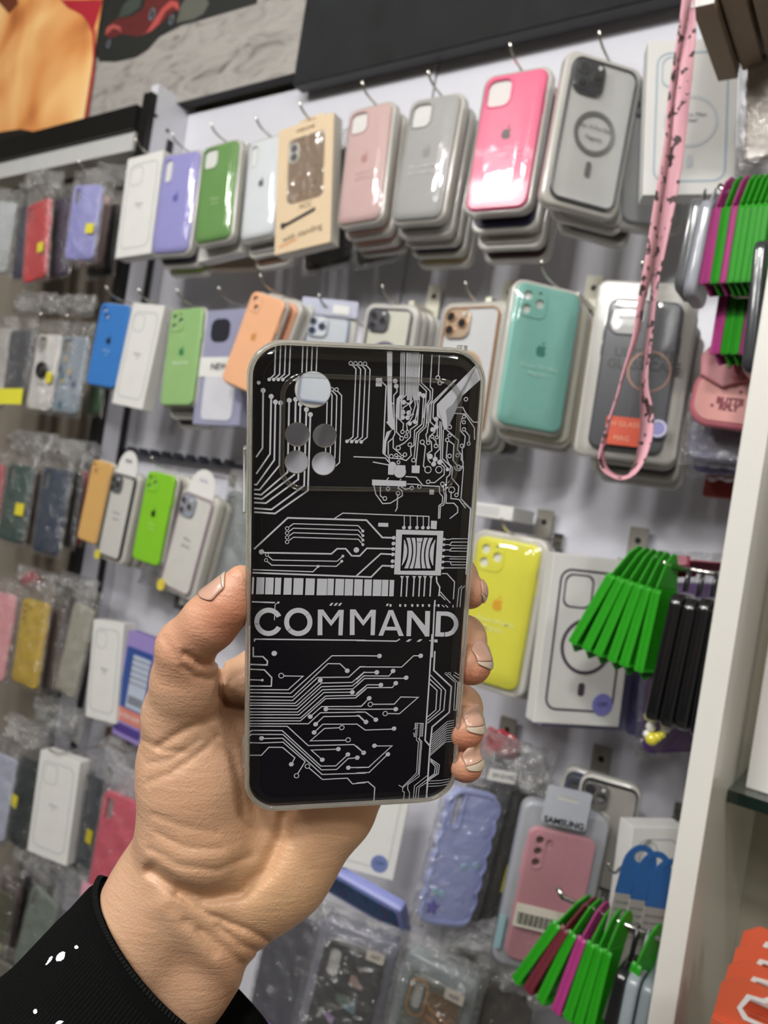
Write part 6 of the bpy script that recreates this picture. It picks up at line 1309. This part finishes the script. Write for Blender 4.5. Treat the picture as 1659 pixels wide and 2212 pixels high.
# ---- sleeve
def sleeve():
    K = [((408, 2062, .309), 250, .034), ((385, 2092, .308), 258, .035), ((300, 2200, .300), 272, .037), ((180, 2350, .285), 300, .040), ((20, 2560, .262), 340, .043)]
    cu_dir = cf(590, 2232, .309)-cf(228, 1900, .309); cu_dir /= np.linalg.norm(cu_dir); vw = np.array([0, 0, 1.]); vs = []; fs = []; n = 72; m_ = 60
    for j in range(m_+1):
        s = j/m_*(len(K)-1); i = min(int(s), len(K)-2); f_ = s-i; (c0_, w0, d0), (c1_, w1, d1) = K[i], K[i+1]
        c = cf(*c0_)*(1-f_)+cf(*c1_)*f_; W_ = (w0*c0_[2]*(1-f_)+w1*c1_[2]*f_)/F; dp = d0*(1-f_)+d1*f_
        ax_ = cf(*K[i+1][0])-cf(*K[i][0]); ax_ /= np.linalg.norm(ax_)
        for k in range(n):
            t = 2*math.pi*k/n; bul = 1+.008*math.sin(5*t+j*.35)*min(1, j/14)+.010*math.sin(2*t-j*.22)*min(1, j/14)
            p = c+cu_dir*W_*math.cos(t)*bul+vw*dp*math.sin(t)*bul
            if j == 0: p = p+ax_*.0006
            p = p+ax_*(.014*max(0, -math.sin(t))-.0015*max(0, math.sin(t)))*(1-s/4)
            vs.append(tow(p)-Vector(hb))
    for j in range(m_):
        for k in range(n): k2_ = (k+1) % n; fs.append((j*n+k, j*n+k2_, (j+1)*n+k2_, (j+1)*n+k))
    m = bpy.data.materials.new('black_knit'); m.use_nodes = True; nt = m.node_tree; b = nt.nodes['Principled BSDF']; b.inputs['Roughness'].default_value = .9; b.inputs['Specular IOR Level'].default_value = .12
    o = raw('sleeve', vs, fs, m, hand, True); so = o.modifiers.new('t', 'SOLIDIFY'); so.thickness = .0022; so.offset = -1
    uv = o.data.uv_layers.new(name='knit')
    for p in o.data.polygons:
        for li in p.loop_indices:
            vi = o.data.loops[li].vertex_index; j, k = divmod(vi, n)
            if k == 0 and any(o.data.loops[l].vertex_index % n == n-1 for l in p.loop_indices): k = n
            uv.data[li].uv = (k/n*190, j/m_*260)
    uvn = nt.nodes.new('ShaderNodeUVMap'); uvn.uv_map = 'knit'; sx = nt.nodes.new('ShaderNodeSeparateXYZ'); nt.links.new(uvn.outputs[0], sx.inputs[0])
    def sinn(o_, mul):
        a = nt.nodes.new('ShaderNodeMath'); a.operation = 'MULTIPLY'; a.inputs[1].default_value = mul; s = nt.nodes.new('ShaderNodeMath'); s.operation = 'SINE'; nt.links.new(o_, a.inputs[0]); nt.links.new(a.outputs[0], s.inputs[0]); return s
    s1 = sinn(sx.outputs[0], 2*math.pi); s2 = sinn(sx.outputs[1], 2*math.pi)
    mu = nt.nodes.new('ShaderNodeMath'); mu.operation = 'ADD'; nt.links.new(s1.outputs[0], mu.inputs[0]); nt.links.new(s2.outputs[0], mu.inputs[1])
    bp = nt.nodes.new('ShaderNodeBump'); bp.inputs['Strength'].default_value = .8; bp.inputs['Distance'].default_value = .0006; nt.links.new(mu.outputs[0], bp.inputs['Height']); nt.links.new(bp.outputs[0], b.inputs['Normal'])
    b.inputs['Base Color'].default_value = (.0065, .0072, .0072, 1)
    # white paint flecks on the cloth
    me_ = o.data; pts = np.array([v.co[:] for v in me_.vertices]); 
    W = mat('paint_fleck', '#c8c8d6', .5, k=1.2)
    import mathutils
    bvh = mathutils.bvhtree.BVHTree.FromPolygons([Vector(v)+Vector(hb) for v in vs], fs)
    for (px, py, a_, b_, rot) in ((131, 2066, 13, 8, -.9), (108, 2073, 9, 3.5, -1.0), (165, 2046, 4.5, 4, 0), (102, 2081, 5, 2, -.8), (76, 2185, 4.5, 5.5, 0), (128, 2209, 9, 4, -.3)):
        vs2 = []; c, s = math.cos(rot), math.sin(rot)
        rnd = random.Random(px)
        for k in range(20):
            t = 2*math.pi*k/20; q = 1+rnd.uniform(-.14, .14); x = px+(a_*math.cos(t)*c-b_*math.sin(t)*s)*q; y = py+(a_*math.cos(t)*s+b_*math.sin(t)*c)*q
            hit = bvh.ray_cast(CAMP, ray(x, y).normalized())
            if hit[0] is None: break
            vs2.append(hit[0]-ray(x, y).normalized()*.0004-Vector(hb))
        else:
            raw('paint_fleck', vs2, [tuple(range(20))], W, o)
sleeve()
